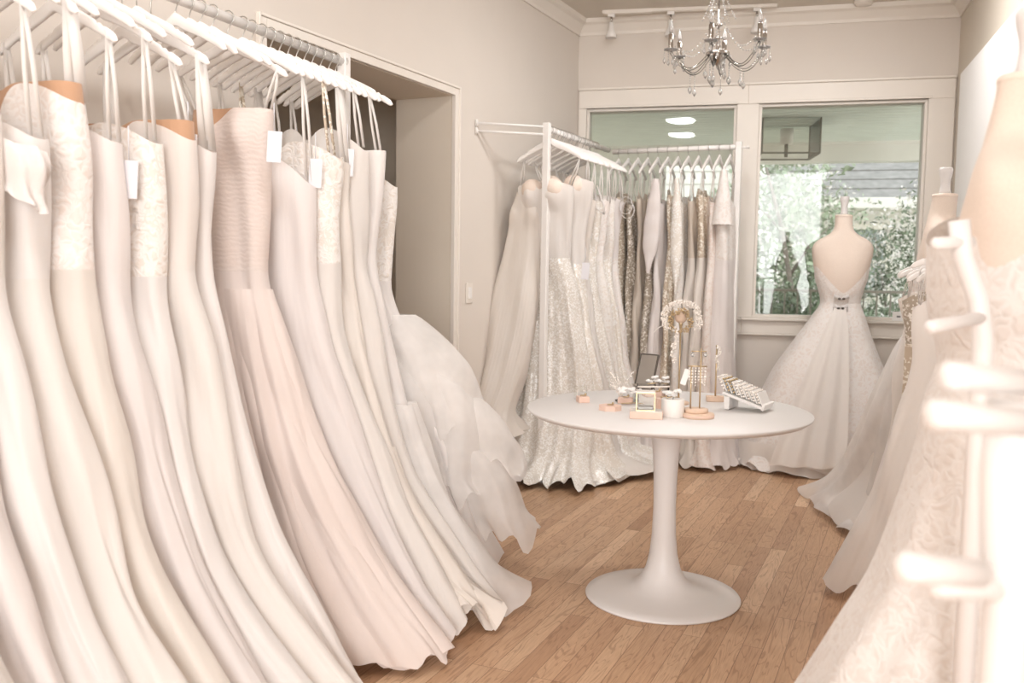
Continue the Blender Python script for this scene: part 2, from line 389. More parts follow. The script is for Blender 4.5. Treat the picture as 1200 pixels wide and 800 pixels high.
    if g.get('ymax') is not None:
        Y = C[:, None] + np.clip(Y - C[:, None], -g['ymax'], g['ymax'])
    if g.get('xmin') is not None: X = np.maximum(X, g['xmin'] + .01 * np.sin(Z * 9))
    return np.stack([X, Y, Z], -1), z

def gown(name, label, loc, ang, g, group=None, cat='wedding dress', loops=True, ztip=1.90):
    root = thing(name, label, cat, loc, ang, group)
    A, z = gown_surface(g)
    k = int(np.argmin(np.abs(z - g['zw'])))
    MB().grid(A[:k + 1]).build('bodice', g['mb'], root)
    sk = MB().grid(A[k:]).build('skirt', g['ms'], root)
    if g.get('belt'):
        B, _ = gown_surface(g, off=.004, z0=g['zw'] + .03, z1=g['zw'] - .012, m=6); MB().grid(B).build('waistband', g['belt'], root)
    for i, ov in enumerate(g.get('over', [])):
        h = dict(g); h.update(ov); h['ymax'] = ov.get('ymax', (g.get('ymax') or .2) + .012)
        B, _ = gown_surface(h, off=.004 + .004 * i, seed_add=17 * (i + 1), z0=ov.get('z0', g['zw'] - .01), m=48); MB().grid(B).build(ov.get('name', 'overskirt'), ov['mat'], root)
    if g.get('lining'):
        h = dict(g); h['dipf'] = g.get('dipf', .05) * .2; h['dipa'] = 0; h['dips'] = .0; h['dipb'] = .0
        B, _ = gown_surface(h, off=-.008, z0=g['zt'], z1=g['zw'], m=14); B[:, :, 2] += .0; MB().grid(B).build('lining', g['lining'], root)
    fr = g.get('front', -1)
    for zc, mt in ([(g['zt'] - .05, g['cups'])] if g.get('cups') else []):
        for sx in (-1, 1):
            q = MB(); q.ball((((g['L'][0] + g['R'][0]) / 2) + sx * .072, fr * .035 + (g.get('C', [0])[0]), zc), .064, 14, 10, 1.05); q.build('bust_cup', mt, root)
    if loops:
        r = random.Random(g['seed']); cx = (g['L'][0] + g['R'][0]) / 2; hw = (g['R'][0] - g['L'][0]) / 2
        for sx in (-1, 1):
            xt = cx + sx * hw * .9; xh = sx * (g.get('hang', .185) + r.uniform(-.012, .006)); zt = g['zt'] - g.get('dips', .05) * .7 - .01
            zh = ztip + .012; c0 = g.get('C', [0])[0]
            q = MB(); wd = g.get('lw', .012)
            side = (.3, 1, 0)
            for dy in (-.006, .006): q.strip([(xt + dy * .5, c0 + dy * 2.2, zt), ((xt + xh) / 2 + dy, c0 * .5 + dy * 1.2 , (zt + zh) / 2), (xh, dy * .4, zh)], wd, .0016, side)
            q.build('hanger_loop', g.get('ml', 'ribbon'), root)
    if g.get('tagz'):
        tx, ty, tz = g['tagz']; q = MB(); q.strip([(tx, ty, tz + .14), (tx, ty, tz + .05)], .003, .002, (0, 1, 0))
        q.box((tx, ty, tz), (.046, .004, .10), Euler((0, .06, g.get('taga', .35))), .001)
        q.build('price_tag', 'tagpaper', root)
    return root

# ------------------------------------------------------------------ hangers
def hanger_meshes(width=.44, neck=.055, drop=.10):
    """flat shaped shoulder bar with notches, plus a steel hook; origin on the rail axis"""
    k = 45; xs = np.linspace(-width / 2, width / 2, k); hw = width / 2
    V = []; 
    for x in xs:
        a = abs(x) / hw
        zc = -neck - .022 - drop * (.25 * a + .75 * a ** 1.5) + .012 * math.exp(-(x / .03) ** 2)
        h = (.040 - .016 * a) ; tk = .0125
        end = math.sqrt(max(0, 1 - max(0, (a - .93) / .07) ** 2)); h *= max(.12, end); tk *= max(.35, end)
        top = zc + h / 2; bot = zc - h / 2
        for xn in (.168, .150):
            top -= .0075 * math.exp(-((abs(x) - xn * hw / .22) / .0035) ** 2)
        b = .35
        for (yy, zz) in ((-.5, b), (-.3, .5), (.3, .5), (.5, b), (.5, -b), (.3, -.5), (-.3, -.5), (-.5, -b)):
            V.append((x, yy * tk, (top + bot) / 2 + zz * (top - bot)))
    F = [(i * 8 + j, i * 8 + (j + 1) % 8, (i + 1) * 8 + (j + 1) % 8, (i + 1) * 8 + j) for i in range(k - 1) for j in range(8)]
    F += [tuple(range(8))[::-1], tuple((k - 1) * 8 + j for j in range(8))]
    body = MB().add(V, F)
    R = .0235
    pts = [(R * math.cos(a), 0, R * math.sin(a)) for a in np.linspace(math.radians(-160), math.radians(-8), 3)][:0]
    pts = [(R * math.cos(a), 0, R * math.sin(a)) for a in np.linspace(math.radians(200), math.radians(-62), 15)]
    pts += [(.004, 0, -.034), (0, 0, -.042), (0, 0, -neck - .016)]
    hook = MB().tube(pts, .0021, 6)
    return body, hook
HPROTO = {}
def hanger(loc, ang, label, group, neck=.055, tilt=0.0):
    key = round(neck, 3)
    if key not in HPROTO:
        r = thing('clothes_hanger', label, 'hanger', loc, ang, group)
        b, h = hanger_meshes(neck=neck); b.build('hanger_bar', 'hanger', r); h.build('hook', 'steel', r); HPROTO[key] = r
    else: r = dup(HPROTO[key], loc, ang, label, group)
    r.rotation_euler = (0, tilt, ang); return r

# ------------------------------------------------------------------ dress form
def dress_form(name, label, loc, ang, mat, zoff=0.0, lean=0.0):
    r = thing(name, label, 'mannequin', loc, ang)
    rows = [(.80, .10, .09, .0), (.92, .125, .10, .0), (1.02, .117, .092, .0), (1.08, .118, .09, .0), (1.18, .145, .105, .005), (1.26, .165, .118, .012), (1.33, .178, .112, .012), (1.38, .187, .098, .006),
            (1.425, .190, .086, 0), (1.455, .180, .078, -.004), (1.48, .155, .07, -.008), (1.50, .122, .064, -.01), (1.52, .088, .06, -.01), (1.545, .064, .058, -.008), (1.58, .055, .055, -.004), (1.625, .053, .053, 0), (1.63, .053, .053, 0)]
    n = 56; a = np.linspace(0, 2 * PI, n, endpoint=False); zq = np.linspace(.80, 1.63, 70)
    zz = [q[0] for q in rows]; W = pchip(zz, [q[1] for q in rows], zq); T = pchip(zz, [q[2] for q in rows], zq); O = pchip(zz, [q[3] for q in rows], zq)
    c, s = np.cos(a), np.sin(a)
    X = W[:, None] * np.sign(c) * np.abs(c) ** .92; Y = T[:, None] * np.sign(s) * np.abs(s) ** .9 - O[:, None]
    for sx in (-1, 1):   # bust on the -y side, shoulder blades on +y
        Y -= .035 * np.exp(-((zq[:, None] - 1.285) / .06) ** 2 - ((X - sx * .075) / .055) ** 2) * np.clip(-s, 0, 1)[None, :]
        Y += .010 * np.exp(-((zq[:, None] - 1.36) / .07) ** 2 - ((X - sx * .085) / .06) ** 2) * np.clip(s, 0, 1)[None, :]
    Z = np.repeat(zq[:, None], n, 1) + zoff
    q = MB().grid(np.stack([X, Y, Z], -1)); q.build('torso', mat, r)
    MB().lathe([(.053, 1.628), (.0545, 1.632), (.0545, 1.640), (.050, 1.644), (.006, 1.645)], (0, 0, zoff), 32).build('neck_cap', 'linen2', r)
    MB().lathe([(.022, 1.644), (.026, 1.65), (.023, 1.662), (.020, 1.685), (.021, 1.705), (.028, 1.735), (.030, 1.752), (.027, 1.762), (.004, 1.764)], (0, 0, zoff), 24).build('neck_finial', 'table', r)
    MB().lathe([(.016, .03), (.016, .82 + zoff)], (0, 0, 0), 14).build('stand_pole', 'white_metal', r)
    MB().lathe([(.15, 0.001), (.155, .008), (.15, .018), (.05, .028), (.018, .045)], (0, 0, 0), 32).build('stand_base', 'white_metal', r)
    return r

# daylight levels: sky outside, the shop's front window behind the camera, added out-of-view fill lamps over the shop floor
WORLD = 2.2; EXPO = 0.27
WARM = (1.0, .995, .995)
LIGHTS = [('shopfront_window', (1.1, -5.2, 1.8), (-.6, 4.0, 1.1), (4.6, 2.8), 420, WARM)]
for k, (x, y, pw) in enumerate(((-.55, 1.3, 12), (-.2, 2.4, 13), (.5, 3.4, 4), (.9, 4.6, 14), (1.8, 4.7, 18))):
    LIGHTS.append(('ceiling_fill', (x, y, 3.05), (x, y + .25, 0), (.34, .34), pw, WARM))  # soft fill added under the ceiling to brighten the gowns, no fixture modelled
LIGHTS.append(('back_room_fill', (-2.6, 5.6, 2.55), (-2.6, 5.6, 0), (.5, .5), 3, WARM))  # unseen lamp added to lift the dim room beyond the opening

# ================================================================== THE ROOM
ROD = 2.10; CEIL = 3.06
BA, LA, RA = math.radians(14.3), math.radians(26.0), math.radians(17.0)
B0 = np.array([1.2, 6.5, 0.0]); bd = np.array([math.cos(BA), -math.sin(BA), 0]); bn = np.array([-math.sin(BA), -math.cos(BA), 0])
LC = np.array([.454, 6.69, 0.0]); ld = np.array([-math.sin(LA), -math.cos(LA), 0]); ln = np.array([math.cos(LA), -math.sin(LA), 0])
RC = np.array([2.905, 6.065, 0.0]); rd = np.array([-math.sin(RA), -math.cos(RA), 0]); rn = np.array([-math.cos(RA), math.sin(RA), 0])
def bw(px, py):
    p = onplane(px, py, B0, bn); return float(np.dot(p - B0, bd)), float(p[2])
def lw(px, py):
    p = onplane(px, py, LC, ln); return float(np.dot(p - LC, ld)), float(p[2])
def rw(px, py):
    p = onplane(px, py, RC, rn); return float(np.dot(p - RC, rd)), float(p[2])
def span(mb, x0, x1, y0, y1, z0, z1, bev=0.0):
    return mb.box(((x0 + x1) / 2, (y0 + y1) / 2, (z0 + z1) / 2), (abs(x1 - x0), abs(y1 - y0), abs(z1 - z0)), None, bev)

# floor and ceiling
q = MB(); span(q, -5.2, 3.6, -3.0, 7.4, -.12, 0); struct(q.build('floor', 'floor'))
q = MB(); span(q, -5.2, 3.6, -3.0, 6.95, CEIL, CEIL + .12); struct(q.build('ceiling', 'ceiling'))

# back wall with two window openings (local x along the wall, +y outwards)
xl0 = float(np.dot(LC - B0, bd)); xr0 = float(np.dot(RC - B0, bd))
w1a, w1t = bw(688, 128); w1b, _ = bw(864, 123); w2a, w2t = bw(890, 122); w2b, w2z = bw(1088, 116)
WZ1 = (w2z + w1t) / 2; _, WZ0 = bw(985, 374)
q = MB()
span(q, xl0 - .5, xr0 + .3, 0, .14, WZ1, CEIL); span(q, xl0 - .5, xr0 + .3, 0, .14, 0, WZ0)
for a, b in ((xl0 - .5, w1a), (w1b, w2a), (w2b, xr0 + .3)): span(q, a, b, 0, .14, WZ0, WZ1)
struct(q.build('wall_back', 'wall', None, B0, -BA))
CT = bw(900, 99.5)[1]; CB = bw(985, 393)[1]
def win(i, a, b, la, lb):
    q = MB(); t = .02
    span(q, a, b, .0, .12, WZ1 - t, WZ1, .003); span(q, a, b, 0, .12, WZ0, WZ0 + t, .003)
    span(q, a, a + t, 0, .12, WZ0 + t, WZ1 - t, .003); span(q, b - t, b, 0, .12, WZ0 + t, WZ1 - t, .003)
    # casing boards and inner bead
    span(q, la, lb, -.022, 0, WZ1, CT, .004); span(q, la, lb, -.034, 0, CT, CT + .018, .004)
    span(q, a - .02, b + .02, -.03, 0, WZ1, WZ1 + .018, .004)
    o = struct(q.build('window_%d' % i, 'trim', None, B0, -BA))
    g = MB(); span(g, a + t, b - t, .055, .061, WZ0 + t, WZ1 - t); g.build('glass_pane', 'glass', o)
    s = MB(); span(s, la, lb, -.05, .02, WZ0 - .022, WZ0, .006); span(s, la, lb, -.022, 0, CB, WZ0 - .022, .004); span(s, la, lb, -.03, 0, CB - .012, CB, .003)
    s.build('window_sill', 'trim', o); return o
mid = (w1b + w2a) / 2
win(1, w1a, w1b, xl0 + .012, mid); win(2, w2a, w2b, mid, xr0 - .012)
q = MB(); span(q, xl0 + .012, w1a, -.022, 0, WZ0, WZ1, .004); span(q, w1b, w2a, -.022, 0, WZ0, WZ1, .004); span(q, w2b, xr0 - .012, -.022, 0, WZ0, WZ1, .004)
struct(q.build('trim_1', 'trim', None, B0, -BA))
def crown_mb(q, x0, x1, s):
    pr = [(0, -.105), (.012, -.105), (.016, -.085), (.05, -.04), (.075, -.028), (.08, 0), (0, 0)]
    k = len(pr); V = [(x, s * p[0], CEIL + p[1]) for x in (x0, x1) for p in pr]
    q.add(V, [(i, (i + 1) % k, k + (i + 1) % k, k + i) for i in range(k)] + [tuple(range(k)), tuple(range(2 * k - 1, k - 1, -1))], False)
q = MB(); crown_mb(q, xl0, xr0, -1); struct(q.build('trim_2', 'trim', None, B0, -BA))
q = MB(); span(q, xl0, xr0, -.018, 0, 0, .13, .004); struct(q.build('baseboard_back', 'trim', None, B0, -BA))

# left wall with the deep opening (local x towards the camera, +y into the room)
oa, oz = lw(532, 111); ob = lw(309, 38)[0]; OZ = oz; TH = .37; LL = 10.4
q = MB(); span(q, -.2, oa, -TH, 0, 0, CEIL); span(q, oa, ob, -TH, 0, OZ, CEIL); span(q, ob, LL, -TH, 0, 0, CEIL)
struct(q.build('wall_left', 'wall', None, LC, -PI / 2 - LA))
q = MB(); c = .035
span(q, oa - c, oa + .004, -.01, .014, 0, OZ + c, .003); span(q, ob - .004, ob + c, -.01, .014, 0, OZ + c, .003); span(q, oa + .004, ob - .004, -.01, .014, OZ - .004, OZ + c, .003)
span(q, oa - c - .012, oa - c, 0, .022, 0, OZ + c + .012, .003); span(q, ob + c, ob + c + .012, 0, .022, 0, OZ + c + .012, .003); span(q, oa - c, ob + c, 0, .022, OZ + c, OZ + c + .012, .003)
struct(q.build('trim_3', 'trim', None, LC, -PI / 2 - LA))
q = MB(); span(q, oa - .0, oa + .006, -TH - .002, -.012, 0, OZ); span(q, ob - .006, ob, -TH - .002, -.012, 0, OZ); span(q, oa + .006, ob - .006, -TH - .002, -.012, OZ - .006, OZ)
struct(q.build('trim_4', 'alcove', None, LC, -PI / 2 - LA))
# dim room beyond the opening
q = MB(); a0, a1, d = oa - .9, ob + .9, -2.6
span(q, a0, a1, d - .1, d, 0, 2.7); span(q, a0 - .1, a0, d, -TH, 0, 2.7); span(q, a1, a1 + .1, d, -TH, 0, 2.7); span(q, a0, a1, d, -TH, 2.6, 2.7)
struct(q.build('wall_beyond', 'alcove', None, LC, -PI / 2 - LA))
q = MB(); span(q, 0.2, oa - c - .02, 0, .018, 0, .13, .004); span(q, ob + c + .02, LL, 0, .018, 0, .13, .004); struct(q.build('baseboard_left', 'trim', None, LC, -PI / 2 - LA))
q = MB(); crown_mb(q, 0.0, LL, 1); struct(q.build('trim_5', 'trim', None, LC, -PI / 2 - LA))
x, z = lw(549, 343)
r = thing('light_switch', 'small white wall switch plate beside the deep beige opening', 'switch', LC + ld * x + np.array([0, 0, z]) + ln * .001, -PI / 2 - LA)
q = MB(); q.box((0, .004, 0), (.075, .007, .118), None, .002); q.build('plate', 'trim', r)
q = MB(); q.box((0, .009, 0), (.034, .006, .066), Euler((.06, 0, 0)), .0015); q.build('rocker', 'card', r)

# right wall: plain wall, projecting lower panelled part (local x towards the camera, -y into the room)
RL = 6.25
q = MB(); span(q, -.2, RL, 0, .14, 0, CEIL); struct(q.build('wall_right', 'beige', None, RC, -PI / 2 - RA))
pz = rw(1136, 86)
q = MB(); span(q, pz[0], RL, -.05, 0, 0, pz[1], .004); struct(q.build('trim_6', 'card', None, RC, -PI / 2 - RA))
q = MB(); crown_mb(q, 0, RL, -1); struct(q.build('trim_7', 'trim', None, RC, -PI / 2 - RA))
RE = RC + rd * RL
q = MB(); span(q, RE[0], RE[0] + .14, -3.0, RE[1], 0, CEIL); struct(q.build('wall_near', 'wall'))

# ceiling lights
p, p2 = onz(706, 16, CEIL - .02), onz(911, 8, CEIL - .02)
tl = float(np.linalg.norm(p2 - p)); ta = math.atan2(p2[1] - p[1], p2[0] - p[0])
r = thing('track_light', 'white ceiling track with small spotlights above the windows', 'track light', (p[0], p[1], CEIL), ta)
q = MB(); q.box((tl / 2, 0, -.011), (tl, .035, .022), None, .003); q.build('track', 'trim', r)
q = MB(); q.box((tl * .15, 0, -.0135), (tl * .28, .037, .027), None, .002); q.box((tl * .55, 0, -.024), (tl * .3, .012, .004), None, .001); q.build('track_joint', 'trim', r)
for px in (717, 788, 888):
    f = (px - 706) / 205.0 * tl
    q = MB(); q.box((f, 0, -.034), (.05, .03, .022), None, .003); q.box((f + .012, -.01, -.047), (.012, .02, .012), None, .002)
    h = q.build('spotlight', 'white_metal', r)
    q = MB(); q.tube([(f, 0, -.04), (f, 0, -.085)], .007, 10); q.build('swivel', 'chrome', h)
    q = MB(); q.lathe([(.013, .105), (.017, .10), (.019, .06), (.028, .04), (.039, .0), (.036, -.002), (.030, .012), (.001, .014)], (f, 0, -.185), 20, False); q.build('lamp_head', 'white_metal', h)
p = onz(1012, 1, CEIL)
r = thing('smoke_detector', 'small round white ceiling detector near the right corner', 'smoke detector', (p[0], p[1], CEIL))
q = MB(); q.lathe([(.06, 0), (.06, -.012), (.052, -.026), (.03, -.03), (.001, -.031)], (0, 0, 0), 28, False); q.build('housing', 'trim', r)
q = MB(); q.lathe([(.050, -.016), (.0555, -.017), (.0555, -.021), (.050, -.022)], (0, 0, 0), 28, False); q.build('grille_ring', 'steel', r)

# ================================================================== CHANDELIER
CP = at(841, 64, 4.6)
r = thing('chandelier', 'chrome and crystal chandelier with six candle arms hanging from the ceiling', 'chandelier', CP)
S = 4.6 / FPX   # metres per photo pixel at its distance
q = MB(); q.tube([(0, 0, 50 * S), (0, 0, CEIL - CP[2] - .02)], .004, 8); q.tube([(0, 0, -2 * S), (0, 0, 50 * S)], .006, 8); q.build('stem', 'chrome', r)
q = MB(); q.lathe([(.001, CEIL - CP[2] - .035), (.04, CEIL - CP[2] - .03), (.055, CEIL - CP[2])], (0, 0, 0), 24, False); q.build('ceiling_rose', 'chrome', r)
q = MB(); q.lathe([(.004, 36 * S), (.02, 34 * S), (.021, 32 * S), (.008, 31 * S), (.006, 29 * S)], (0, 0, 0), 20); q.lathe([(.006, 20 * S), (.020, 19 * S), (.020, 17.5 * S), (.009, 17 * S), (.010, 4 * S), (.016, 2 * S)], (0, 0, 0), 20); q.build('column', 'chrome', r)
q = MB(); q.lathe([(.012, 3 * S), (.058, 2 * S), (.060, 0), (.050, -1.5 * S), (.040, -5 * S), (.022, -9 * S), (.008, -12 * S), (.001, -15 * S)], (0, 0, 0), 28, False); q.build('bowl', 'chrome', r)
rr = random.Random(4)
def bead_chain(q, pts, rad, drop=None):
    for p in pts: q.ball(p, rad, 6, 4)
    if drop:
        e = pts[-1]; q.lathe([(.0005, -drop * 2.6), (drop * .8, -drop * 1.4), (drop * .55, -drop * .4), (.0008, 0)], (e[0], e[1], e[2] - rad), 6)
for k in range(6):
    a = math.radians(10 + 60 * k); R = .245; ca, sa = math.cos(a), math.sin(a)
    zc = .045 + .022 * math.sin(a + .9)
    ts = np.linspace(0, 1, 16)
    pts = [(ca * (.045 + (R - .045) * t), sa * (.045 + (R - .045) * t), .0 - .085 * math.sin(PI * t * .9) + (zc + .0) * t ** 2) for t in ts]
    q = MB(); q.tube(pts, .0075, 8); arm = q.build('arm', 'clear', r)
    e = pts[-1]
    q = MB(); q.lathe([(.004, .0), (.03, .008), (.034, .013), (.032, .014), (.012, .007), (.001, .006)], e, 18, False); q.build('drip_pan', 'crystal', arm)
    q = MB(); q.lathe([(.011, .006), (.0125, .012), (.0125, .085), (.010, .088), (.001, .088)], e, 14); q.build('candle_sleeve', 'chrome', arm)
    q = MB(); q.lathe([(.006, .088), (.011, .10), (.012, .112), (.007, .13), (.0006, .155)], e, 10); q.build('bulb', 'crystal', arm)
    for j in range(4):
        b = a + PI / 2 * j; x, y = e[0] + .031 * math.cos(b), e[1] + .031 * math.sin(b)
        q = MB(); n = rr.randint(3, 6); bead_chain(q, [(x, y, e[2] + .005 - .011 * i) for i in range(n)], .0036, .011); q.build('crystal_drop', 'crystal', arm)
    q = MB(); bead_chain(q, [(ca * (.02 + (R - .03) * t), sa * (.02 + (R - .03) * t), .165 * (1 - t) + zc * t - .09 * math.sin(PI * t) + .01) for t in np.linspace(0, 1, 16)], .0045); q.build('crystal_swag', 'crystal', r)
    q = MB(); b = a + PI / 6; bead_chain(q, [(math.cos(b) * (.02 + .06 * t), math.sin(b) * (.02 + .06 * t), .30 - .13 * t) for t in np.linspace(0, 1, 12)], .004); q.build('crystal_strand', 'crystal', r)
    q = MB(); bead_chain(q, [(math.cos(b) * .058, math.sin(b) * .058, -.01 - .012 * i) for i in range(6 + (k * 3) % 6)], .0042, .016); q.build('crystal_drop', 'crystal', r)
    q = MB(); bead_chain(q, [(math.cos(a) * .14, math.sin(a) * .14, -.075 - .012 * i) for i in range(5 + (k * 5) % 4)], .004, .014); q.build('crystal_drop', 'crystal', r)

# ================================================================== TULIP TABLE
TC = onz(776, 694, .012); TZ = .745
r = thing('tulip_table', 'round white pedestal table on a trumpet base in the middle of the floor', 'table', (TC[0], TC[1], 0))
def ontable(px, py, dz=0.0): return onz(px, py, TZ + dz)
Rt = .545
q = MB(); q.lathe([(.001, TZ - .026), (Rt - .055, TZ - .026), (Rt - .02, TZ - .021), (Rt - .004, TZ - .010), (Rt, TZ - .004), (Rt - .003, TZ), (.001, TZ)], (0, 0, 0), 120, False); q.build('tabletop', 'table', r)
q = MB(); q.lathe([(.001, .0), (.300, 0), (.303, .004), (.300, .009), (.26, .0155), (.20, .023), (.15, .033), (.115, .049), (.088, .075), (.068, .115), (.055, .17), (.047, .25), (.044, .36), (.0455, .47), (.05, .56), (.058, .63), (.070, .685), (.085, .712), (.10, TZ - .0265), (.001, TZ - .0265)], (0, 0, 0), 96, False); q.build('pedestal', 'tablebase', r)

# ================================================================== THE RACKS
def rack_frame(name, label, a, b, posts, z=ROD, r0=.017, extra=None, base=True):
    a = np.array(a); b = np.array(b); L = float(np.linalg.norm(b - a)); an = math.atan2(b[1] - a[1], b[0] - a[0])
    r = thing(name, label, 'clothes rack', (a[0], a[1], 0), an)
    q = MB(); q.tube([(0, 0, z), (L, 0, z)], r0, 14); q.build('rail', 'white_metal', r)
    for s in posts:
        x = s * L
        q = MB(); q.box((x, 0, (z + .035) / 2), (.040, .040, z + .035), None, .004); po = q.build('post', 'white_metal', r)
        q = MB(); q.box((x, 0, .006), (.10, .10, .012), None, .002); q.build('foot_plate', 'white_metal', po)
    return r, L, an

def P2(px, py, z): p = onz(px, py, z); return p[:2]
# --- long rack on the left
AF = P2(398, 71, ROD); U1 = np.array([math.sin(math.radians(23)), math.cos(math.radians(23))]); V1 = np.array([U1[1], -U1[0]])
AN = AF - U1 * 2.75
LR = math.radians(-23)
rack_frame('garment_rack', 'long white metal rack of pale gowns along the left wall', AF + U1 * .03, AN, (0.0, 1.0))
# --- corner rack
M0 = P2(641, 151, ROD); M1 = P2(713, 176, ROD); UM = (M1 - M0) / np.linalg.norm(M1 - M0); VM = np.array([UM[1], -UM[0]]); LM = float(np.linalg.norm(M1 - M0))
AM = math.atan2(UM[1], UM[0]) - PI / 2
rk, L, an = rack_frame('garment_rack', 'white corner rack with square front post, fixed to the left wall', M0, M1, (0.0,))
wp = onplane(557, 153, LC, ln); d = wp[:2] - M0; loc = Matrix.Rotation(-an, 2) @ Vector(d.tolist())
for dz in (.0, -.045):
    q = MB(); q.tube([(0, 0, ROD + .012 + dz), (loc.x, loc.y, ROD + .012 + dz)], .007, 10); wb = q.build('wall_bar', 'white_metal', rk)
    t = Vector((loc.x, loc.y, 0)).normalized()
    q = MB(); q.tube([(loc.x - t.x * .012, loc.y - t.y * .012, ROD + .012 + dz), (loc.x + t.x * .001, loc.y + t.y * .001, ROD + .012 + dz)], .020, 14); q.build('wall_flange', 'white_metal', wb)
# --- back rack
K0 = P2(718, 178, ROD); K1 = P2(866, 172, ROD)
UK = (K1 - K0) / np.linalg.norm(K1 - K0); LK = float(np.linalg.norm(K1 - K0)); AK = math.atan2(UK[1], UK[0]) - PI / 2
rk2, L, an = rack_frame('garment_rack', 'white rack of beaded gowns in front of the left window', K0, K1, (1.0,))
q = MB(); q.tube([(L + .01, 0, ROD - .005), (L + .055, 0, ROD - .005)], .007, 10); q.lathe([(.001, -.008), (.013, -.008), (.013, .008), (.001, .008)], (L + .055, 0, ROD - .005), 12); q.build('end_stop', 'white_metal', rk2)

# ================================================================== GOWNS ON THE LONG LEFT RACK
def rows(zt=1.72, zw=1.27, L=(-.18, -.16, -.18, -.22, -.27), R=(.25, .252, .285, .455, .82), T=(.070, .067, .068, .072, .085), **k):
    d = dict(zt=zt, zw=zw, L=list(L), R=list(R), T=list(T), seed=1, A=.022, K=15, C=[0, 0, 0, 0, 0], bust=.02); d.update(k); return d
GL = 'gowns on the long left rack'
gl = [  # distance along the rail from the opening end, name, label, spec
 (.075, 'white satin strapless gown with straight neckline, hung nearest the beige opening', rows(1.725, 1.31, R=(.25, .225, .25, .43, .70), mb='satin', ms='satin', dips=.0, dipf=.01, dipb=.02, A=.018, K=9, seed=11, tagz=None, T=(.05, .045, .05, .07, .10),
     over=[dict(name='organza_hem', mat='tulleg', R=[.25, .23, .27, .46, .80], A=.045, K=22, z0=.75, hem=.02, puddle=.05, T=[.05, .05, .06, .09, .14])])),
 (.185, 'ivory crepe gown with rounded cups, second from the opening', rows(1.80, 1.33, mb='ivory', ms='ivory', dips=.09, seed=12, A=.025, cups=None, tagz=(.215, -.085, 1.66))),
 (.285, 'cream silk gown with gathered ruffle edge, third from the opening', rows(1.70, 1.30, mb='cream', ms='cream', seed=13, lw=.03, over=[dict(name='ruffle_trim', mat='cream', A=.05, K=34, z0=.62, hem=.03, puddle=.03)], A=.03, K=22, T=(.045, .04, .045, .05, .06), hem=.03)),
 (.385, 'ivory lace gown with beaded straps and a grey price tag, fourth from the opening', rows(1.72, 1.30, mb='lace', ms='ivory', seed=14, tagz=(.215, -.085, 1.60), ml='goldbead')),
 (.485, 'white silk gown with a pointed bust cup, just behind the blush ruched gown', rows(1.66, 1.28, mb='pinkwhite', ms='pinkwhite', seed=15, dips=.11, bust=.05)),
 (.66, 'blush chiffon gown with pleated bodice and tan back lining', None),
 (1.00, 'white silk gown with wide ribbon loops, first in front of the blush gown', rows(1.66, 1.27, mb='satin', ms='satin', seed=21, lw=.03, A=.02, tagz=(.215, -.085, 1.60), T=(.05, .045, .05, .06, .07))),
 (1.11, 'ivory gown with tan piped neckline, second in front of the blush gown', rows(1.68, 1.27, mb='ivory', ms='ivory', seed=22, lining='tan', dipf=.09)),
 (1.22, 'white gown with open ladder-lace side, third in front of the blush gown', rows(1.66, 1.25, mb='lace', ms='satin', seed=23, tagz=(.215, -.085, 1.5))),
 (1.34, 'pale pink-white gown with deep smooth folds, fourth in front of the blush gown', rows(1.64, 1.26, mb='pinkwhite', ms='pinkwhite', seed=24, A=.028, K=11)),
 (1.46, 'cream gown with nude sheer shoulders, fifth in front of the blush gown', rows(1.72, 1.26, mb='lace2', ms='cream', seed=25, lw=.03, lining='tan', dipf=.10)),
 (1.58, 'ivory gown with puffed off-shoulder sleeve, sixth in front of the blush gown', rows(1.62, 1.24, mb='satin', ms='ivory', seed=26, A=.026)),
 (1.70, 'white crepe gown with straight folds, seventh in front of the blush gown', rows(1.66, 1.24, mb='ivory', ms='satin', seed=27, A=.03, K=12)),
 (1.82, 'pale gown with draped chiffon shoulder, eighth in front of the blush gown', rows(1.73, 1.24, mb='lace2', ms='pinkwhite', seed=28, lw=.03, dipf=.12)),
 (1.94, 'cream silk gown with broad skirt folds, ninth in front of the blush gown', rows(1.68, 1.22, mb='cream', ms='ivory', seed=29, A=.032, K=10)),
 (2.06, 'white gown with square neckline, tenth in front of the blush gown', rows(1.66, 1.24, mb='satin', ms='satin', seed=30, dips=.0, dipf=.0)),
 (2.18, 'ivory gown with rounded scoop neckline, eleventh in front of the blush gown', rows(1.67, 1.24, mb='pinkwhite', ms='ivory', seed=31, lw=.03, dipf=.08)),
 (2.30, 'white satin gown closest to the camera on the long rack', rows(1.70, 1.25, mb='satin', ms='pinkwhite', seed=32, A=.03, K=11)),
]
hk = [0]
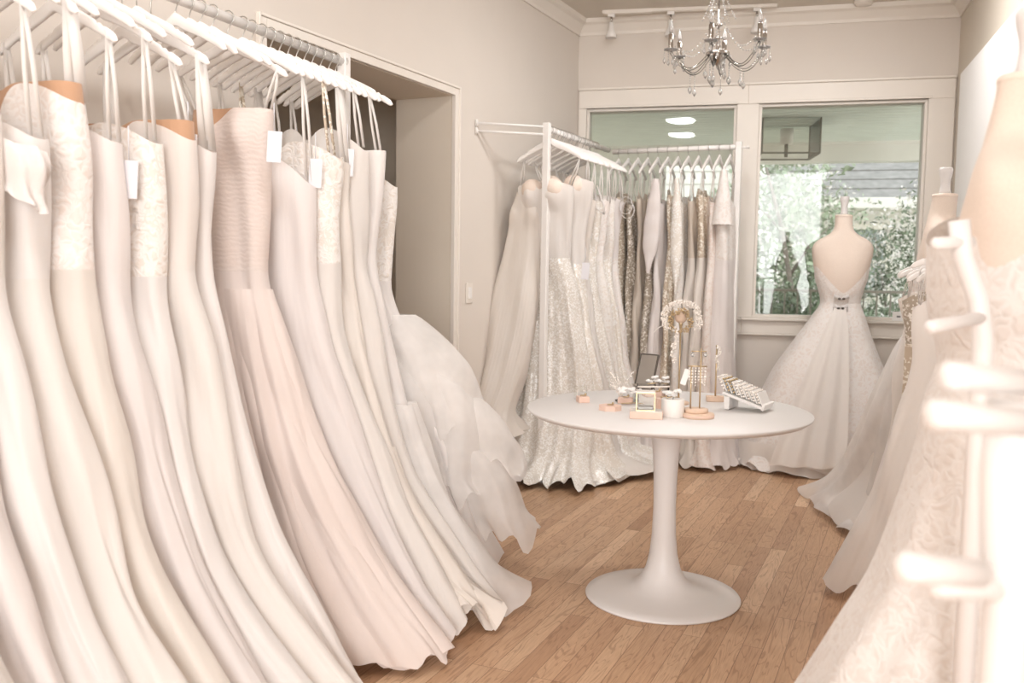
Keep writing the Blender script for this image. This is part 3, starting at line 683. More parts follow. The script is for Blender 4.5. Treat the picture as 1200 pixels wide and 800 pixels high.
for i, (s, lab, g) in enumerate(gl):
    p = AF - U1 * s; ang = LR
    neck = .055 if s < .6 else (.075 if s < 1.0 else .055 + .055 * ((i * 7) % 5) / 4 + .03)
    if g is not None and i:
        j = random.Random(i * 7 + 3); k = 1 if i < 5 else 1.04
        g['R'] = [g['R'][0] * (f := j.uniform(.88, 1.02)), g['R'][1] * f * j.uniform(.97, 1.03), g['R'][2] * (f * .6 + .4) * j.uniform(.97, 1.03), g['R'][3] * j.uniform(.93, 1.07), g['R'][4] * k * j.uniform(.95, 1.05)]
        g['C'] = [0, j.uniform(-.01, .01), j.uniform(-.015, .015), j.uniform(-.02, .02), j.uniform(-.02, .02)]
    if g is None:   # the blush gown, swung out to face the aisle
        ang = LR + math.radians(9)
        g = rows(1.79, 1.27, L=(-.13, -.13, -.17, -.22, -.28), R=(.17, .165, .22, .44, .84), T=(.055, .065, .075, .10, .13), C=[-.02, -.04, -.05, -.07, -.09], mb='blush_pleat', ms='blush', seed=20, A=.03, K=19, lining='tan', dipf=.0, dipa=.13, dips=.0, dipb=.0, bust=.035, tagz=(.215, -.085, 1.66))
        over = [dict(name='chiffon_overlay', mat='blush', A=.035, K=23, R=[.17, .166, .222, .445, .845], z0=1.2, T=[.055, .065, .075, .10, .135])]
        g['over'] = over
    g['hang'] = .185
    rt = gown('wedding_gown', lab, (p[0], p[1], 0), ang, g, GL, ztip=ROD - neck - .105)
    if g.get('seed') == 26:   # off-shoulder band standing away from the bodice
        q = MB(); A = []
        for t in np.linspace(-.15, PI + .35, 30):
            x, y = .13 + .15 * math.sin(t), -.05 * math.cos(t) - .045; zc = 1.50 - .035 * math.sin(t) + .02 * math.cos(t)
            A.append([(x + .012 * math.sin(b * PI) + .01 * math.sin(9 * t + 3 * b), y, zc + .075 * b * (1 - .25 * abs(math.cos(t)))) for b in np.linspace(-1, 1, 12)])
        A = np.array(A); q.grid(A, closed=False); q.grid(A[::-1] * np.array([.985, .985, 1]) , closed=False); q.build('sleeve', 'satin', rt)
    if g.get('seed') == 23:
        for k in range(5):
            q = MB(); q.strip([(.185, -.045, 1.56 - .045 * k), (.215, -.03, 1.545 - .045 * k), (.20, .02, 1.56 - .045 * k)], .012, .003, (0, 0, 1)); q.build('lace_rung', 'lace', rt)
    if g.get('seed') == 28:
        q = MB(); q.strip([(.20, 0, 1.86), (.21, -.03, 1.80), (.19, -.06, 1.70), (.17, -.055, 1.60)], .075, .004, (.5, .8, 0)); q.build('draped_strap', 'satin', rt)
    hk[0] += 1
    nm = 'end-most white hanger of the long rack, holding the strapless satin gown' if i == 0 else ('white hanger turned outwards above the blush gown' if i == 5 else
         ('white hanger above the %s gown behind the blush one' % ORD[4 - i] if i < 5 else 'white hanger above the %s gown in front of the blush one' % ORD[i - 6]))
    hanger((p[0], p[1], ROD), ang, nm, 'white hangers on the long left rack', neck=neck)
for j, s in enumerate((.03, .13, .235, .335, .435, .54, .585, .735, .79, .84, .90, 1.055, 1.165, 1.28, 1.40, 1.52)):
    p = AF - U1 * s
    hanger((p[0], p[1], ROD), LR + math.radians((((j * 37) % 9) - 4) * (2.2 if .55 < s < .95 else 1)), 'bare white hanger on the long left rack', 'bare hangers on the long left rack', neck=.055 if s < 1 else .075)

# layered tulle gown bulging past the end of the long rack
p = AF + U1 * .14
r = thing('tulle_gown', 'white tulle skirt billowing in loose layers past the end of the long rack', 'wedding dress', (p[0], p[1], 0), LR, GL)
g = rows(1.66, 1.22, L=(-.14, -.12, -.14, -.20, -.26), R=(.18, .15, .22, .46, .60), T=(.05, .05, .07, .13, .17), C=[0, 0, .01, .06, .13], mb='lace', ms='tulleg', seed=51, A=.03, K=16, zb=.03)
A, z = gown_surface(g); k = int(np.argmin(np.abs(z - 1.22)))
MB().grid(A[:k + 1]).build('bodice', 'lace', r); MB().grid(A[k:]).build('skirt', 'satin', r)
rs = random.Random(9)
for i, (zt, zb, R1, R2, c) in enumerate(((1.08, .58, .24, .50, .12), (.84, .40, .34, .62, .24), (.62, .10, .42, .68, .22), (1.0, .30, .22, .52, .10))):
    h = dict(zt=zt, zw=zt - .02, zb=zb, L=[-.14] * 5, R=[R1, R1 + .03, R1 + (R2 - R1) * .85, R1 + (R2 - R1) * 1.05, R2 + .02 * i], T=[.06, .07, .13, .18, .20], C=[c * .3, c * .35, c * .7, c * .9, c], seed=60 + i, A=.05, K=10, hem=.03, slack=.009, dipf=0, dips=0, dipb=0, bust=0)
    h['T'] = [.06, .08, .15, .19, .21]
    B, _ = gown_surface(h, m=40); MB().grid(B).build('tulle_flounce', 'tulle', r)
hanger((AF[0] + U1[0] * .02, AF[1] + U1[1] * .02, ROD), LR + .12, 'white hanger pressed against the end post of the long rack', 'white hangers on the long left rack')

# ================================================================== GOWNS ON THE CORNER RACK
GM = 'gowns on the corner rack'
gm = [
 (.075, 'strapless ivory satin gown with silver sequin skirt, foremost behind the square post', rows(1.80, 1.36, L=(-.215, -.18, -.21, -.30, -.36), R=(.14, .12, .17, .26, .33), T=(.06, .055, .075, .13, .18), C=[0, .015, .05, .11, -.02], mb='ivory', ms='glit', cups='linen2', seed=71, A=.03, K=17, puddle=0.12, hem=.02, zb=.015, dips=.03, bust=.05,
    over=[dict(name='satin_panel', mat='cream', L=[-.22, -.28, -.32, -.39, -.43], R=[-.07, -.05, -.05, -.10, -.15], T=[.02, .06, .08, .11, .13], A=.018, K=7, z0=1.71, zt=1.71, dips=-.035, dipf=.0, dipb=.06, zb=.30, hem=.006, C=[-.0, -.03, -.06, -.16, -.27])])),
 (.20, 'ivory gown with smooth heart-shaped bodice and lace hem, second from the post', rows(1.83, 1.30, L=(-.13, -.12, -.15, -.2, -.24), R=(.20, .16, .19, .30, .42), T=(.06, .05, .055, .08, .12), mb='ivory', ms='glit2', cups='linen2', seed=72, A=.026, K=15, puddle=0.10, hem=.02, zb=.015, dips=.02, bust=.055, tagz=(.2, -.05, 1.27))),
 (.315, 'pale satin gown with bust cups and side drape, third from the post', rows(1.76, 1.34, R=(.19, .15, .18, .30, .42), L=(-.15, -.13, -.15, -.2, -.24), T=(.045, .04, .045, .06, .10), mb='cream', ms='ivory', seed=73, A=.024, K=13, puddle=0.13, hem=.02, zb=.015, bust=.05, dips=.06)),
 (.43, 'sequined net gown with glinting skirt panels, fourth from the post', rows(1.74, 1.34, R=(.20, .16, .19, .30, .42), L=(-.15, -.13, -.15, -.2, -.24), T=(.045, .04, .045, .06, .10), mb='glit2', ms='glit', seed=74, A=.026, K=15, puddle=0.16, hem=.02, zb=.015, bust=.045)),
 (.545, 'white lace gown with leaf motifs, fifth from the post', rows(1.75, 1.34, R=(.21, .17, .2, .31, .44), L=(-.15, -.13, -.15, -.2, -.24), T=(.045, .04, .045, .06, .10), mb='lace2', ms='lace', seed=75, A=.024, puddle=0.16, hem=.02, zb=.015, bust=.045)),
 (.66, 'ivory sequin gown with ruffled train, sixth from the post', rows(1.77, 1.34, R=(.20, .17, .2, .31, .42), L=(-.15, -.13, -.15, -.2, -.24), T=(.045, .04, .045, .06, .10), mb='lace', ms='glit2', seed=76, A=.028, puddle=0.17, hem=.02, zb=.015)),
 (.775, 'white gown with ribbon loops at the shoulder, at the far end of the corner rack', rows(1.77, 1.34, R=(.215, .18, .2, .30, .40), L=(-.15, -.13, -.15, -.2, -.24), T=(.05, .045, .05, .07, .10), mb='pinkwhite', ms='lace2', seed=77, A=.024, puddle=0.13, hem=.02, zb=.015)),
]
for i, (s, lab, g) in enumerate(gm):
    p = M0 + UM * s
    rt = gown('wedding_gown', lab, (p[0], p[1], 0), AM, g, GM, ztip=1.92)
    if i == 6:
        for k in range(2):
            q = MB(); a = np.linspace(0, 2 * PI, 22); q.strip([(.235 + .045 * math.cos(t) + .01 * k, -.03 + .01 * k, 1.70 + .055 * math.sin(t) - .03 * k) for t in a], .014, .003, (0, 1, 0)); q.build('bow_loop', 'satin', rt)
    if i == 3:
        q = MB(); q.strip([(.17, -.04, 1.80), (.22, -.05, 1.68), (.23, -.06, 1.62), (.17, -.05, 1.66), (.16, -.04, 1.78)], .01, .002, (.4, .9, 0)); q.build('ribbon_tie', 'satin', rt)
    hanger((p[0], p[1], ROD), AM, 'white hanger of the %s gown on the corner rack, counted from its post' % ORD[i], 'white hangers on the corner rack')
for j in range(15):
    s = .03 + .054 * j + .012; 
    if any(abs(s - x[0]) < .018 for x in gm): s += .022
    p = M0 + UM * s
    hanger((p[0], p[1], ROD), AM + math.radians(((j * 53) % 9) - 4) * .5, 'bare white hanger among the gowns on the corner rack', 'bare hangers on the corner rack')

# ================================================================== GOWNS ON THE BACK RACK
GB = 'gowns on the back rack'
bk = [
 ('dark taupe beaded gown at the wall end of the back rack', 'taupe', 'taupe', .034, {}),
 ('champagne sequin gown tucked behind the corner rack, second on the back rack', 'goldbead', 'goldbead', .034, {}),
 ('taupe sequin gown with scalloped beading, third on the back rack', 'taupe', 'taupe', .034, {}),
 ('plain champagne satin gown between two beaded taupe ones', 'champ', 'champ', .034, {}),
 ('taupe lace gown with scattered gold beads, left of the white pointed sleeve', 'goldbead', 'taupe', .034, {}),
 ('white silk gown with a pointed hanging sleeve and long plain drape', 'pinkwhite', 'pinkwhite', .040, dict(R=(.23, .22, .26, .35, .44))),
 ('gold beaded net gown right of the white pointed sleeve', 'goldbead', 'goldbead', .034, {}),
 ('ivory gown with sequined lace sleeve, eighth on the back rack', 'glit2', 'lace', .034, dict(R=(.23, .21, .22, .27, .36))),
 ('nude champagne gown with plain skirt on the back rack', 'champ', 'cream', .036, {}),
 ('cream gown with gold lace bodice and smooth skirt', 'goldbead', 'cream', .038, dict(R=(.22, .20, .24, .32, .42))),
 ('blush lace gown with embroidered skirt, second from the back rack post', 'lace3', 'lace3', .044, dict(R=(.23, .2, .25, .33, .44))),
 ('pale pink lace gown at the post end of the back rack', 'lace2', 'pinkwhite', .055, dict(R=(.23, .21, .24, .30, .38), T=(.05, .055, .06, .08, .10))),
]
nb = len(bk)
for i, (lab, mb, ms, th, ex) in enumerate(bk):
    s = .045 + (LK - .10) * i / (nb - 1); p = K0 + UK * s
    T = (th * .8, th * .8, th * .95, th * 1.2, th * 1.55)
    kw = dict(zt=1.80 + .03 * math.sin(i * 2.3), zw=1.36, L=(-.17, -.15, -.18, -.22, -.26), R=(.205, .185, .21, .26, .34), T=T, mb=mb, ms=ms, seed=90 + i, A=.014, K=12, C=[0, 0, 0, 0, (i - 5) * .006], puddle=.03, zb=.015, hang=.18, lw=.006); kw.update(ex)
    rt = gown('evening_gown', lab, (p[0], p[1], 0), AK, rows(**kw), GB, ztip=1.92, cat='gown')
    if i in (5, 7):
        q = MB(); A = []
        for t in np.linspace(0, 1, 26):
            w = (.02 + .035 * math.sin(PI * min(1, t * 1.15) * .8)) * (1 - .75 * max(0, (t - .75) / .25)); zc = 1.88 - (.62 if i == 5 else .75) * t
            A.append([(.255 + .03 * t + .02 * math.cos(b) + .004 * math.sin(30 * t), -.012 + (w if i == 5 else w * .7) * math.sin(b) - (.03 * t if i == 5 else -.02 * t), zc) for b in np.linspace(0, 2 * PI, 18, endpoint=False)])
        q.grid(np.array(A)); q.build('sleeve', 'pinkwhite' if i == 5 else 'glit2', rt)
    if i == nb - 1:
        q = MB(); A = []
        for t in np.linspace(0, 1, 24):
            w = .06 - .02 * math.cos(t * 9) * .3; zc = 1.93 - .35 * t
            A.append([(.20 + .055 * math.cos(b) * (.5 + t * .5), .0 + (.02 + .05 * t) * math.sin(b), zc) for b in np.linspace(0, 2 * PI, 20, endpoint=False)])
        q.grid(np.array(A)); q.build('lace_cape', 'lace2', rt)
    hanger((p[0], p[1], ROD), AK, 'white hanger on the back rack above the %s gown from its wall end' % ORD[i], 'white hangers on the back rack')

# ================================================================== DRESS FORMS AND THEIR GOWNS
def draped(name, label, cat, loc, ang, keys, mats, A=.03, K=16, seed=5, zsplit=1.08, z0=1.2, zb=.012, dip=None, hem=.012, group=None, puddle=0.0, n=160):
    """keys: z, xl, xr, yfront(-), yback(+)"""
    ks = np.array(keys, float)[::-1]
    rs = np.random.RandomState(seed); m = 84
    z = np.concatenate([np.linspace(z0, zb, m)]); I = lambda c: pchip(ks[:, 0], ks[:, c], z)
    xl, xr, yf, yb = I(1), I(2), I(3), I(4)
    su = (np.arange(n) + .5) / n; th = 2 * PI * su; c, s = np.cos(th), np.sin(th)
    X = ((xl + xr) / 2)[:, None] + ((xr - xl) / 2)[:, None] * np.sign(c) * np.abs(c) ** .92
    Y = ((yf + yb) / 2)[:, None] + ((yb - yf) / 2)[:, None] * np.sign(s) * np.abs(s) ** .92
    D = np.zeros((m, n))
    for k in range(K):
        sk = (k + rs.uniform(-.3, .3)) / K; w = rs.uniform(.35, .7) / K; a = rs.uniform(.5, 1.2) * (1 if k % 2 else -1)
        lo = np.clip((zsplit - .05 - rs.uniform(-.05, .3) - z) / zsplit, 0, 1)[:, None] ** .75
        d = (su[None, :] - sk - rs.uniform(-.02, .02) * (1 - z / z0)[:, None] + .5) % 1 - .5
        D += a * lo * np.exp(-(d / (w * (.55 + .7 * lo))) ** 2)
    X += c * D * A; Y += s * D * A; Z = np.repeat(z[:, None], n, 1)
    hm = np.clip((.14 - (Z - zb)) / .14, 0, 1); Z += hm * (hem * (1.6 + np.sin(th * rs.randint(7, 11) + 1) + np.sin(th * rs.randint(13, 19))))[None, :]
    if puddle:
        qd = hm ** 2 * puddle * (1 + .5 * np.sin(th * rs.randint(9, 14)) + .35 * np.sin(th * rs.randint(18, 26) + 1))[None, :]
        X += c * qd; Y += s * qd
    if dip is not None:
        w = np.clip((z - zsplit) / (z0 - zsplit), 0, 1)[:, None]; Z -= w * dip(X[0], s)[None, :]
    r = thing(name, label, cat, loc, ang, group)
    G = np.stack([X, Y, Z], -1); k = int(np.argmin(np.abs(z - zsplit)))
    MB().grid(G[:k + 1]).build('bodice', mats[0], r); MB().grid(G[k:]).build('skirt', mats[1], r)
    return r, G, z

# back window form, seen from behind
p = onz(990, 232, 1.764 + .012); fb = np.array([p[0] * 5.93 / p[1], 5.93])
fa = math.atan2(-fb[0], fb[1]) * .6
dress_form('dress_form', 'bare-backed linen dress form in front of the right window', (fb[0], fb[1], 0), fa + PI, 'linen2', .012)
fb2 = fb
g1, G, zz = draped('wedding_gown', 'ivory low-backed gown with dotted lace train on the form by the right window', 'wedding dress', (fb2[0], fb2[1], 0), fa,
    [(1.32, -.172, .172, -.125, .13), (1.25, -.166, .166, -.122, .135), (1.16, -.140, .140, -.112, .12), (1.09, -.126, .126, -.108, .11), (1.0, -.175, .155, -.145, .125), (.84, -.28, .21, -.20, .14), (.62, -.42, .30, -.27, .16), (.25, -.56, .42, -.35, .18), (.012, -.62, .47, -.39, .19)],
    ['lace2', 'lace2'], A=.026, K=15, seed=6, z0=1.32, zsplit=1.08, dip=lambda x, s: np.where(s < 0, .17 * np.clip(1 - np.abs(x / .16) ** 1.3, 0, 1), .0), hem=.014, puddle=.03)
for dz, dx in ((1.115, -.012), (1.055, -.018)):
    q = MB()
    for sx in (-1, 1): q.ball((dx + sx * .013, -.135 - (.02 if dz < 1.1 else 0), dz), .010, 8, 6, .7)
    q.build('bead_clasp', 'dark', g1)
    q = MB()
    for sx in (-1, 1): q.strip([(dx, -.128 - (.02 if dz < 1.1 else 0), dz), (dx + sx * .045, -.125 - (.02 if dz < 1.1 else 0), dz + .02), (dx + sx * .04, -.12 - (.02 if dz < 1.1 else 0), dz - .012)], .022, .003, (0, .3, 1))
    q.build('bow', 'satin', g1)
q = MB(); A = []
for t in np.linspace(0, 1, 30):     # the bustle train falling from the clasps
    z = 1.06 - .98 * t; w = .03 + .20 * t ** .8; y = -.145 - .32 * t ** .75; cx = -.02 - .20 * t
    A.append([(cx + w * b + .0, y + .022 * t * math.cos(b * 9) - .02 * (1 - b * b) * t, z) for b in np.linspace(-1, 1, 40)])
q.grid(np.array(A), closed=False); q.build('bustle_train', 'ivory', g1)
q = MB(); A = []
for t in np.linspace(0, 1, 22):     # train hem rippling on the floor round the front left of the skirt
    row = []
    for a in np.linspace(math.radians(165), math.radians(285), 90):
        s_ = 1.0 + .30 * t * (.55 + .45 * math.sin(a * 1.4 + .4)); rip = math.sin(a * 9 + .7) + .4 * math.sin(a * 17)
        row.append((-.07 + .55 * s_ * math.cos(a), -.10 + .30 * s_ * math.sin(a) - .03 * t * rip, max(.006, .17 * (1 - t) ** 1.6 + .012 + .026 * t * max(-.2, rip))))
    A.append(row)
q.grid(np.array(A), closed=False); q.build('train_hem', 'ivory', g1)

# second form by the right wall with a tulle train
p = onz(1109, 196, 1.764); f2 = p[:2]
dress_form('dress_form', 'far linen dress form by the right wall, half hidden behind the nearest form', (f2[0], f2[1], 0), math.radians(70), 'linen', 0.0)
draped('wedding_gown', 'soft tulle gown whose train trails over the floor towards the window', 'wedding dress', (f2[0], f2[1], 0), 0,
    [(1.30, -.135, .135, -.19, .19), (1.2, -.12, .12, -.16, .165), (1.09, -.11, .11, -.135, .14), (.9, -.16, .16, -.2, .26), (.6, -.20, .20, -.27, .50), (.3, -.20, .22, -.30, .80), (.12, -.24, .22, -.32, 1.02), (.012, -.28, .2, -.33, 1.12)],
    ['lace2', 'tulleg'], A=.04, K=24, seed=8, z0=1.30, hem=.012, puddle=.05)
draped('petticoat', 'plain ivory underskirt beneath the tulle train by the right wall', 'petticoat', (f2[0], f2[1], 0), 0,
    [(1.06, -.10, .10, -.125, .13), (.9, -.13, .13, -.17, .22), (.6, -.16, .16, -.23, .44), (.3, -.19, .16, -.27, .70), (.03, -.30, .14, -.29, 1.02)],
    ['ivory', 'ivory'], A=.03, K=14, seed=9, z0=1.06, zsplit=1.0, zb=.03)

# nearest form, right edge
p = onz(1212, 9, 1.764); f1 = p[:2]
dress_form('dress_form', 'large linen dress form closest to the camera at the right edge', (f1[0], f1[1], 0), math.radians(55), 'linen', 0.0)
draped('wedding_gown', 'lace gown with wide appliqued skirt on the closest dress form', 'wedding dress', (f1[0], f1[1], 0), 0,
    [(1.40, -.150, .150, -.185, .185), (1.26, -.145, .145, -.175, .175), (1.12, -.128, .130, -.13, .13), (1.03, -.145, .15, -.12, .15), (.94, -.150, .18, -.15, .18), (.84, -.162, .2, -.15, .22), (.68, -.195, .2, -.14, .26), (.52, -.265, .2, -.12, .30), (.3, -.35, .2, -.14, .40), (.012, -.45, .2, -.17, .50)],
    ['lacen', 'lacen'], A=.018, K=17, seed=10, z0=1.40, hem=.012, dip=lambda x, s: .07 * np.abs(x / .15) ** 2)

# ================================================================== LOW RACK BY THE RIGHT WALL
Q0 = at(1140, 296, 3.35); ZR2 = 1.46
UR = np.array([math.sin(RA), math.cos(RA)]); Qn = np.array([1.735, 3.36]); Qf = Qn + UR * .62
rack_frame('garment_rack', 'low white rack of skirts against the right wall', Qn - UR * .03, Qf, (0.0, 1.0), z=ZR2)
gr = [
 (.06, 'ivory silk gown with long straight edge, first on the low right rack', rows(1.20, 1.0, L=(-.16, -.15, -.17, -.2, -.22), R=(.215, .215, .245, .35, .49), T=(.05, .05, .055, .07, .09), mb='ivory', ms='ivory', seed=111, A=.022, K=12)),
 (.20, 'cream gown with soft folds, second on the low right rack', rows(1.20, 1.0, L=(-.16, -.15, -.17, -.2, -.22), R=(.20, .20, .23, .33, .46), T=(.05, .05, .055, .06, .08), mb='pinkwhite', ms='pinkwhite', seed=112, A=.022)),
 (.36, 'beaded lace gown with grey embroidery, third on the low right rack', rows(1.22, 1.0, L=(-.16, -.15, -.17, -.2, -.22), R=(.225, .21, .22, .27, .30), T=(.05, .05, .055, .06, .08), mb='taupe', ms='goldbead', seed=113, A=.022)),
 (.52, 'pale lace gown at the window end of the low right rack', rows(1.22, 1.0, L=(-.16, -.15, -.17, -.2, -.22), R=(.23, .21, .22, .27, .30), T=(.05, .05, .055, .06, .08), mb='lace', ms='ivory', seed=114, A=.022)),
]
for i, (s, lab, g) in enumerate(gr):
    p = Qn + UR * s; g['front'] = 1
    gown('wedding_gown', lab, (p[0], p[1], 0), PI - RA, g, 'gowns on the low right rack', ztip=ZR2 - .17)
for j in range(8):
    s = .06 + .072 * j; p = Qn + UR * s
    hanger((p[0], p[1], ZR2), PI - RA + math.radians((j * 29) % 11 - 5), 'white hanger on the low right rack, %s from its camera end' % ORD[j], 'white hangers on the low right rack', neck=.055 + .02 * (j % 3), tilt=math.radians(((j * 3) % 5 - 2) * 3))

# white peg stands close to the camera
def peg_stand(label, base, top, pegs, rad=.012, foot=True):
    r = thing('peg_stand', label, 'display stand', (base[0], base[1], 0)); b = np.array([base[0], base[1], 0])
    q = MB(); q.tube([np.array(t) - b for t in top], rad * 1.7, 14); q.build('upright', 'peg', r)
    for a, e in pegs:
        a, e = np.array(a) - b, np.array(e) - b; d = e - a; L = np.linalg.norm(d); d /= L
        q = MB(); q.tube([a, a + d * (L - .02), a + d * (L - .005), e], [rad, rad * 1.12, rad * 1.1, rad * .7], 14); q.build('peg', 'peg', r)
    q = MB(); q.lathe([(.11, 0.001), (.112, .008), (.10, .016), (.02, .024)], (0, 0, 0), 24); q.build('foot', 'peg', r)
    return r
b = at(1178, 560, .80)
peg_stand('tall white stand with blurred horizontal pegs at the right edge, nearest the camera', (b[0], b[1]), [(b[0], b[1], .02), at(1180, 700, .80), at(1176, 560, .80), at(1186, 470, .80)],
    [(at(1215, 449, .82), at(1106, 440, .78)), (at(1210, 495, .78), at(1086, 485, .76)), (at(1185, 690, .80), at(1090, 682, .77)), (at(1150, 672, .77), at(1054, 664, .74))])
b = at(1150, 400, 1.5)
peg_stand('thin white stand with two pegs beside the closest lace gown', (b[0], b[1]), [(b[0], b[1], .02), at(1152, 400, 1.5), at(1146, 350, 1.5), at(1128, 300, 1.5), at(1124, 258, 1.5)],
    [(at(1138, 283, 1.5), at(1093, 286, 1.48)), (at(1156, 371, 1.5), at(1088, 384, 1.42))], rad=.010)

# ================================================================== JEWELLERY ON THE TABLE
SX = 3.6 / FPX
def tp(px, py): p = ontable(px, py); return (p[0], p[1], TZ)
r = thing('headpiece_stand', 'slim brass stand with a beaded vine headpiece looped over its top', 'display stand', tp(795, 473), .1)
q = MB(); q.lathe([(.001, 0), (.042, 0), (.043, .006), (.04, .010), (.006, .013)], (0, 0, 0), 28); q.build('base', 'palewood', r)
q = MB(); q.tube([(0, 0, .012), (0, 0, .30)], .0035, 10); q.tube([(0, 0, .30), (0, 0, .345)], [.0035, .012], 10); q.build('pole', 'brass', r)
q = MB(); q.ball((0, 0, .352), .026, 18, 12, 1.05); q.build('stand_head', 'palewood', r)
hp = thing('beaded_headpiece', 'gold and pearl vine headpiece curled into a ring over the stand top', 'headpiece', tp(795, 473), .1)
rs = random.Random(12)
def vine(q, pts, r0, ber, leaf=.0):
    q.tube(pts, .0016, 5)
    for p in pts:
        for _ in range(ber):
            o = [rs.uniform(-1, 1) * r0 for _ in range(3)]; q.ball((p[0] + o[0], p[1] + o[1], p[2] + o[2]), rs.uniform(.0022, .0048), 6, 4)
q = MB(); vine(q, [(.072 * math.cos(a), -.012 + .012 * math.sin(3 * a), .345 + .062 * math.sin(a)) for a in np.linspace(-.6, PI + .6, 44)], .013, 9); q.build('pearl_vine', 'pearl', hp)
q = MB(); vine(q, [(.040 * math.cos(a) - .01, -.03 + .01 * math.sin(3 * a), .335 + .042 * math.sin(a)) for a in np.linspace(0, 2 * PI, 26)], .011, 7); q.build('gold_vine', 'brass', hp)
q = MB(); vine(q, [(-.035 + .006 * math.sin(7 * t), -.038, .30 - .13 * t) for t in np.linspace(0, 1, 14)], .010, 5); q.build('hanging_spray', 'pearl', hp)
q = MB(); q.strip([(-.075, -.02, .32), (-.10, -.02, .305), (-.115, -.02, .29)], .004, .001, (0, 0, 1)); q.build('ribbon_end', 'ribbon', hp)

# easel mirror
p = tp(757, 461)
r = thing('easel_mirror', 'small tilted mirror with a thin dark frame at the back of the table', 'mirror', p, math.radians(-38))
e = Euler((math.radians(-20), 0, 0)); q = MB(); w, h = .085, .155
c = Vector((0, .0, .018 + h / 2)); 
for x, z, sx, sz in ((-w / 2, 0, .006, h), (w / 2, 0, .006, h), (0, h / 2, w, .006), (0, -h / 2, w, .006)):
    o = e.to_matrix() @ Vector((x, 0, z)); q.box(c + o, (sx, .010, sz), e, .001)
q.build('frame', 'dark', r)
q = MB(); q.box(c, (w - .004, .004, h - .004), e); q.build('mirror_glass', 'steel', r)
q = MB(); q.tube([(0, .03, .10), (0, .075, .002)], .003, 8); q.tube([(-.03, -.028, .018), (-.03, -.03, .001)], .003, 8); q.tube([(.03, -.028, .018), (.03, -.03, .001)], .003, 8); q.build('easel_leg', 'dark', r)

# clear riser with flowers on it
p = tp(762, 470)
r = thing('acrylic_riser', 'clear acrylic riser table behind the gold glass box', 'riser', p, .15)
q = MB(); q.box((0, 0, .066), (.135, .085, .005), None, .001); q.build('top', 'clear', r)
for sx in (-1, 1):
    q = MB(); q.box((sx * .063, 0, .032), (.005, .085, .063), None, .001); q.build('leg', 'clear', r)
q = MB(); q.box((0, -.043, .066), (.135, .0015, .006)); q.build('front_edge', 'pearl', r)
def flower_comb(label, loc, rz, n, spread, sd, zup=.01):
    rs = random.Random(sd); r = thing('flower_comb', label, 'hair comb', loc, rz, 'floral hair combs on the table')
    q = MB(); q.tube([(-spread, 0, .004), (0, .004, .007), (spread, 0, .004)], .0022, 6); q.build('comb_bar', 'brass', r)
    for k in range(n):
        c = np.array([rs.uniform(-spread, spread), rs.uniform(-.02, .02), zup + rs.uniform(.006, .03)]); q = MB()
        for j in range(5):
            a = 2 * PI * j / 5 + rs.uniform(0, .5); q.ball((c[0] + .0085 * math.cos(a), c[1] + .0085 * math.sin(a), c[2] + rs.uniform(-.002, .004)), .0088, 8, 6, .62)
        fl = q.build('petal_flower', 'card', r)
        q = MB(); q.ball(c + np.array([0, 0, .004]), .0038, 6, 4); q.build('pearl_centre', 'pearl', fl)
    return r
flower_comb('white petal hair comb spilling over the gold glass box', tp(741, 474), .1, 9, .045, 1, .035)
flower_comb('white flower comb lying on the clear riser', (p[0] + .03, p[1], TZ + .069), .2, 6, .045, 2, .0)

# brass framed glass box on a blush block
p = tp(757, 489)
r = thing('blush_block', 'square blush wood block under the small brass and glass box', 'block', p, math.radians(-8))
q = MB(); q.box((0, 0, .013), (.118, .085, .026), None, .002); q.build('body', 'blushblock', r)
q = MB(); q.box((0, 0, .0268), (.114, .081, .0015), None, .0005); q.build('felt_pad', 'pearl', r)
r = thing('glass_jewellery_box', 'small brass framed glass box standing on the blush block', 'box', (p[0] - .002, p[1] + .005, TZ + .0276), math.radians(-8))
w, d, h = .066, .055, .066; q = MB(); b = .0028
for sx in (-1, 1):
    for sy in (-1, 1): q.box((sx * w / 2, sy * d / 2, h / 2), (b * 1.6, b * 1.6, h), None, .0004)
    for zz in (b / 2, h - b / 2): q.box((sx * w / 2, 0, zz), (b * 1.5, d, b * 1.5), None, .0004); q.box((0, sx * d / 2, zz), (w, b * 1.5, b * 1.5), None, .0004)
q.build('frame', 'brass', r)
q = MB(); 
for sx in (-1, 1): q.box((sx * w / 2, 0, h / 2), (.0012, d - .004, h - .006)); q.box((0, sx * d / 2, h / 2), (w - .004, .0012, h - .006))
q.build('glass_panel', 'clear', r)
q = MB(); q.box((0, 0, h + .002), (w + .004, d + .004, .004), None, .001); q.build('lid', 'pearl', r)
q = MB(); q.box((0, 0, .008), (w - .012, d - .012, .012), None, .003); q.build('cushion', 'card', r)

def block(name, label, px, py, size, rz, mat='blushblock', hexa=False, ring=True):
    r = thing(name, label, 'display block', tp(px, py), rz, 'blush display blocks on the table'); q = MB()
    if hexa: q.lathe([(.001, 0), (size[0] / 2, 0), (size[0] / 2, size[2]), (size[0] / 2 - .002, size[2] + .001), (.001, size[2] + .001)], (0, 0, 0), 8, False); q.sm = [False] * len(q.sm)
    else: q.box((0, 0, size[2] / 2), size, None, .002)
    q.build('body', mat, r)
    if ring:
        q = MB(); a = np.linspace(0, 2 * PI, 17); q.tube([(.011 * math.cos(t), .011 * math.sin(t), size[2] + .0035) for t in a], .0016, 6); q.ball((.011, 0, size[2] + .008), .005, 7, 5); q.build('ring', 'brass', r)
    return r
block('display_block', 'octagonal blush block lying alone at the front left of the table', 715, 480, (.092, .09, .017), .3, hexa=True)
block('display_block', 'low blush block behind the octagonal one', 733, 472, (.06, .05, .022), -.2)
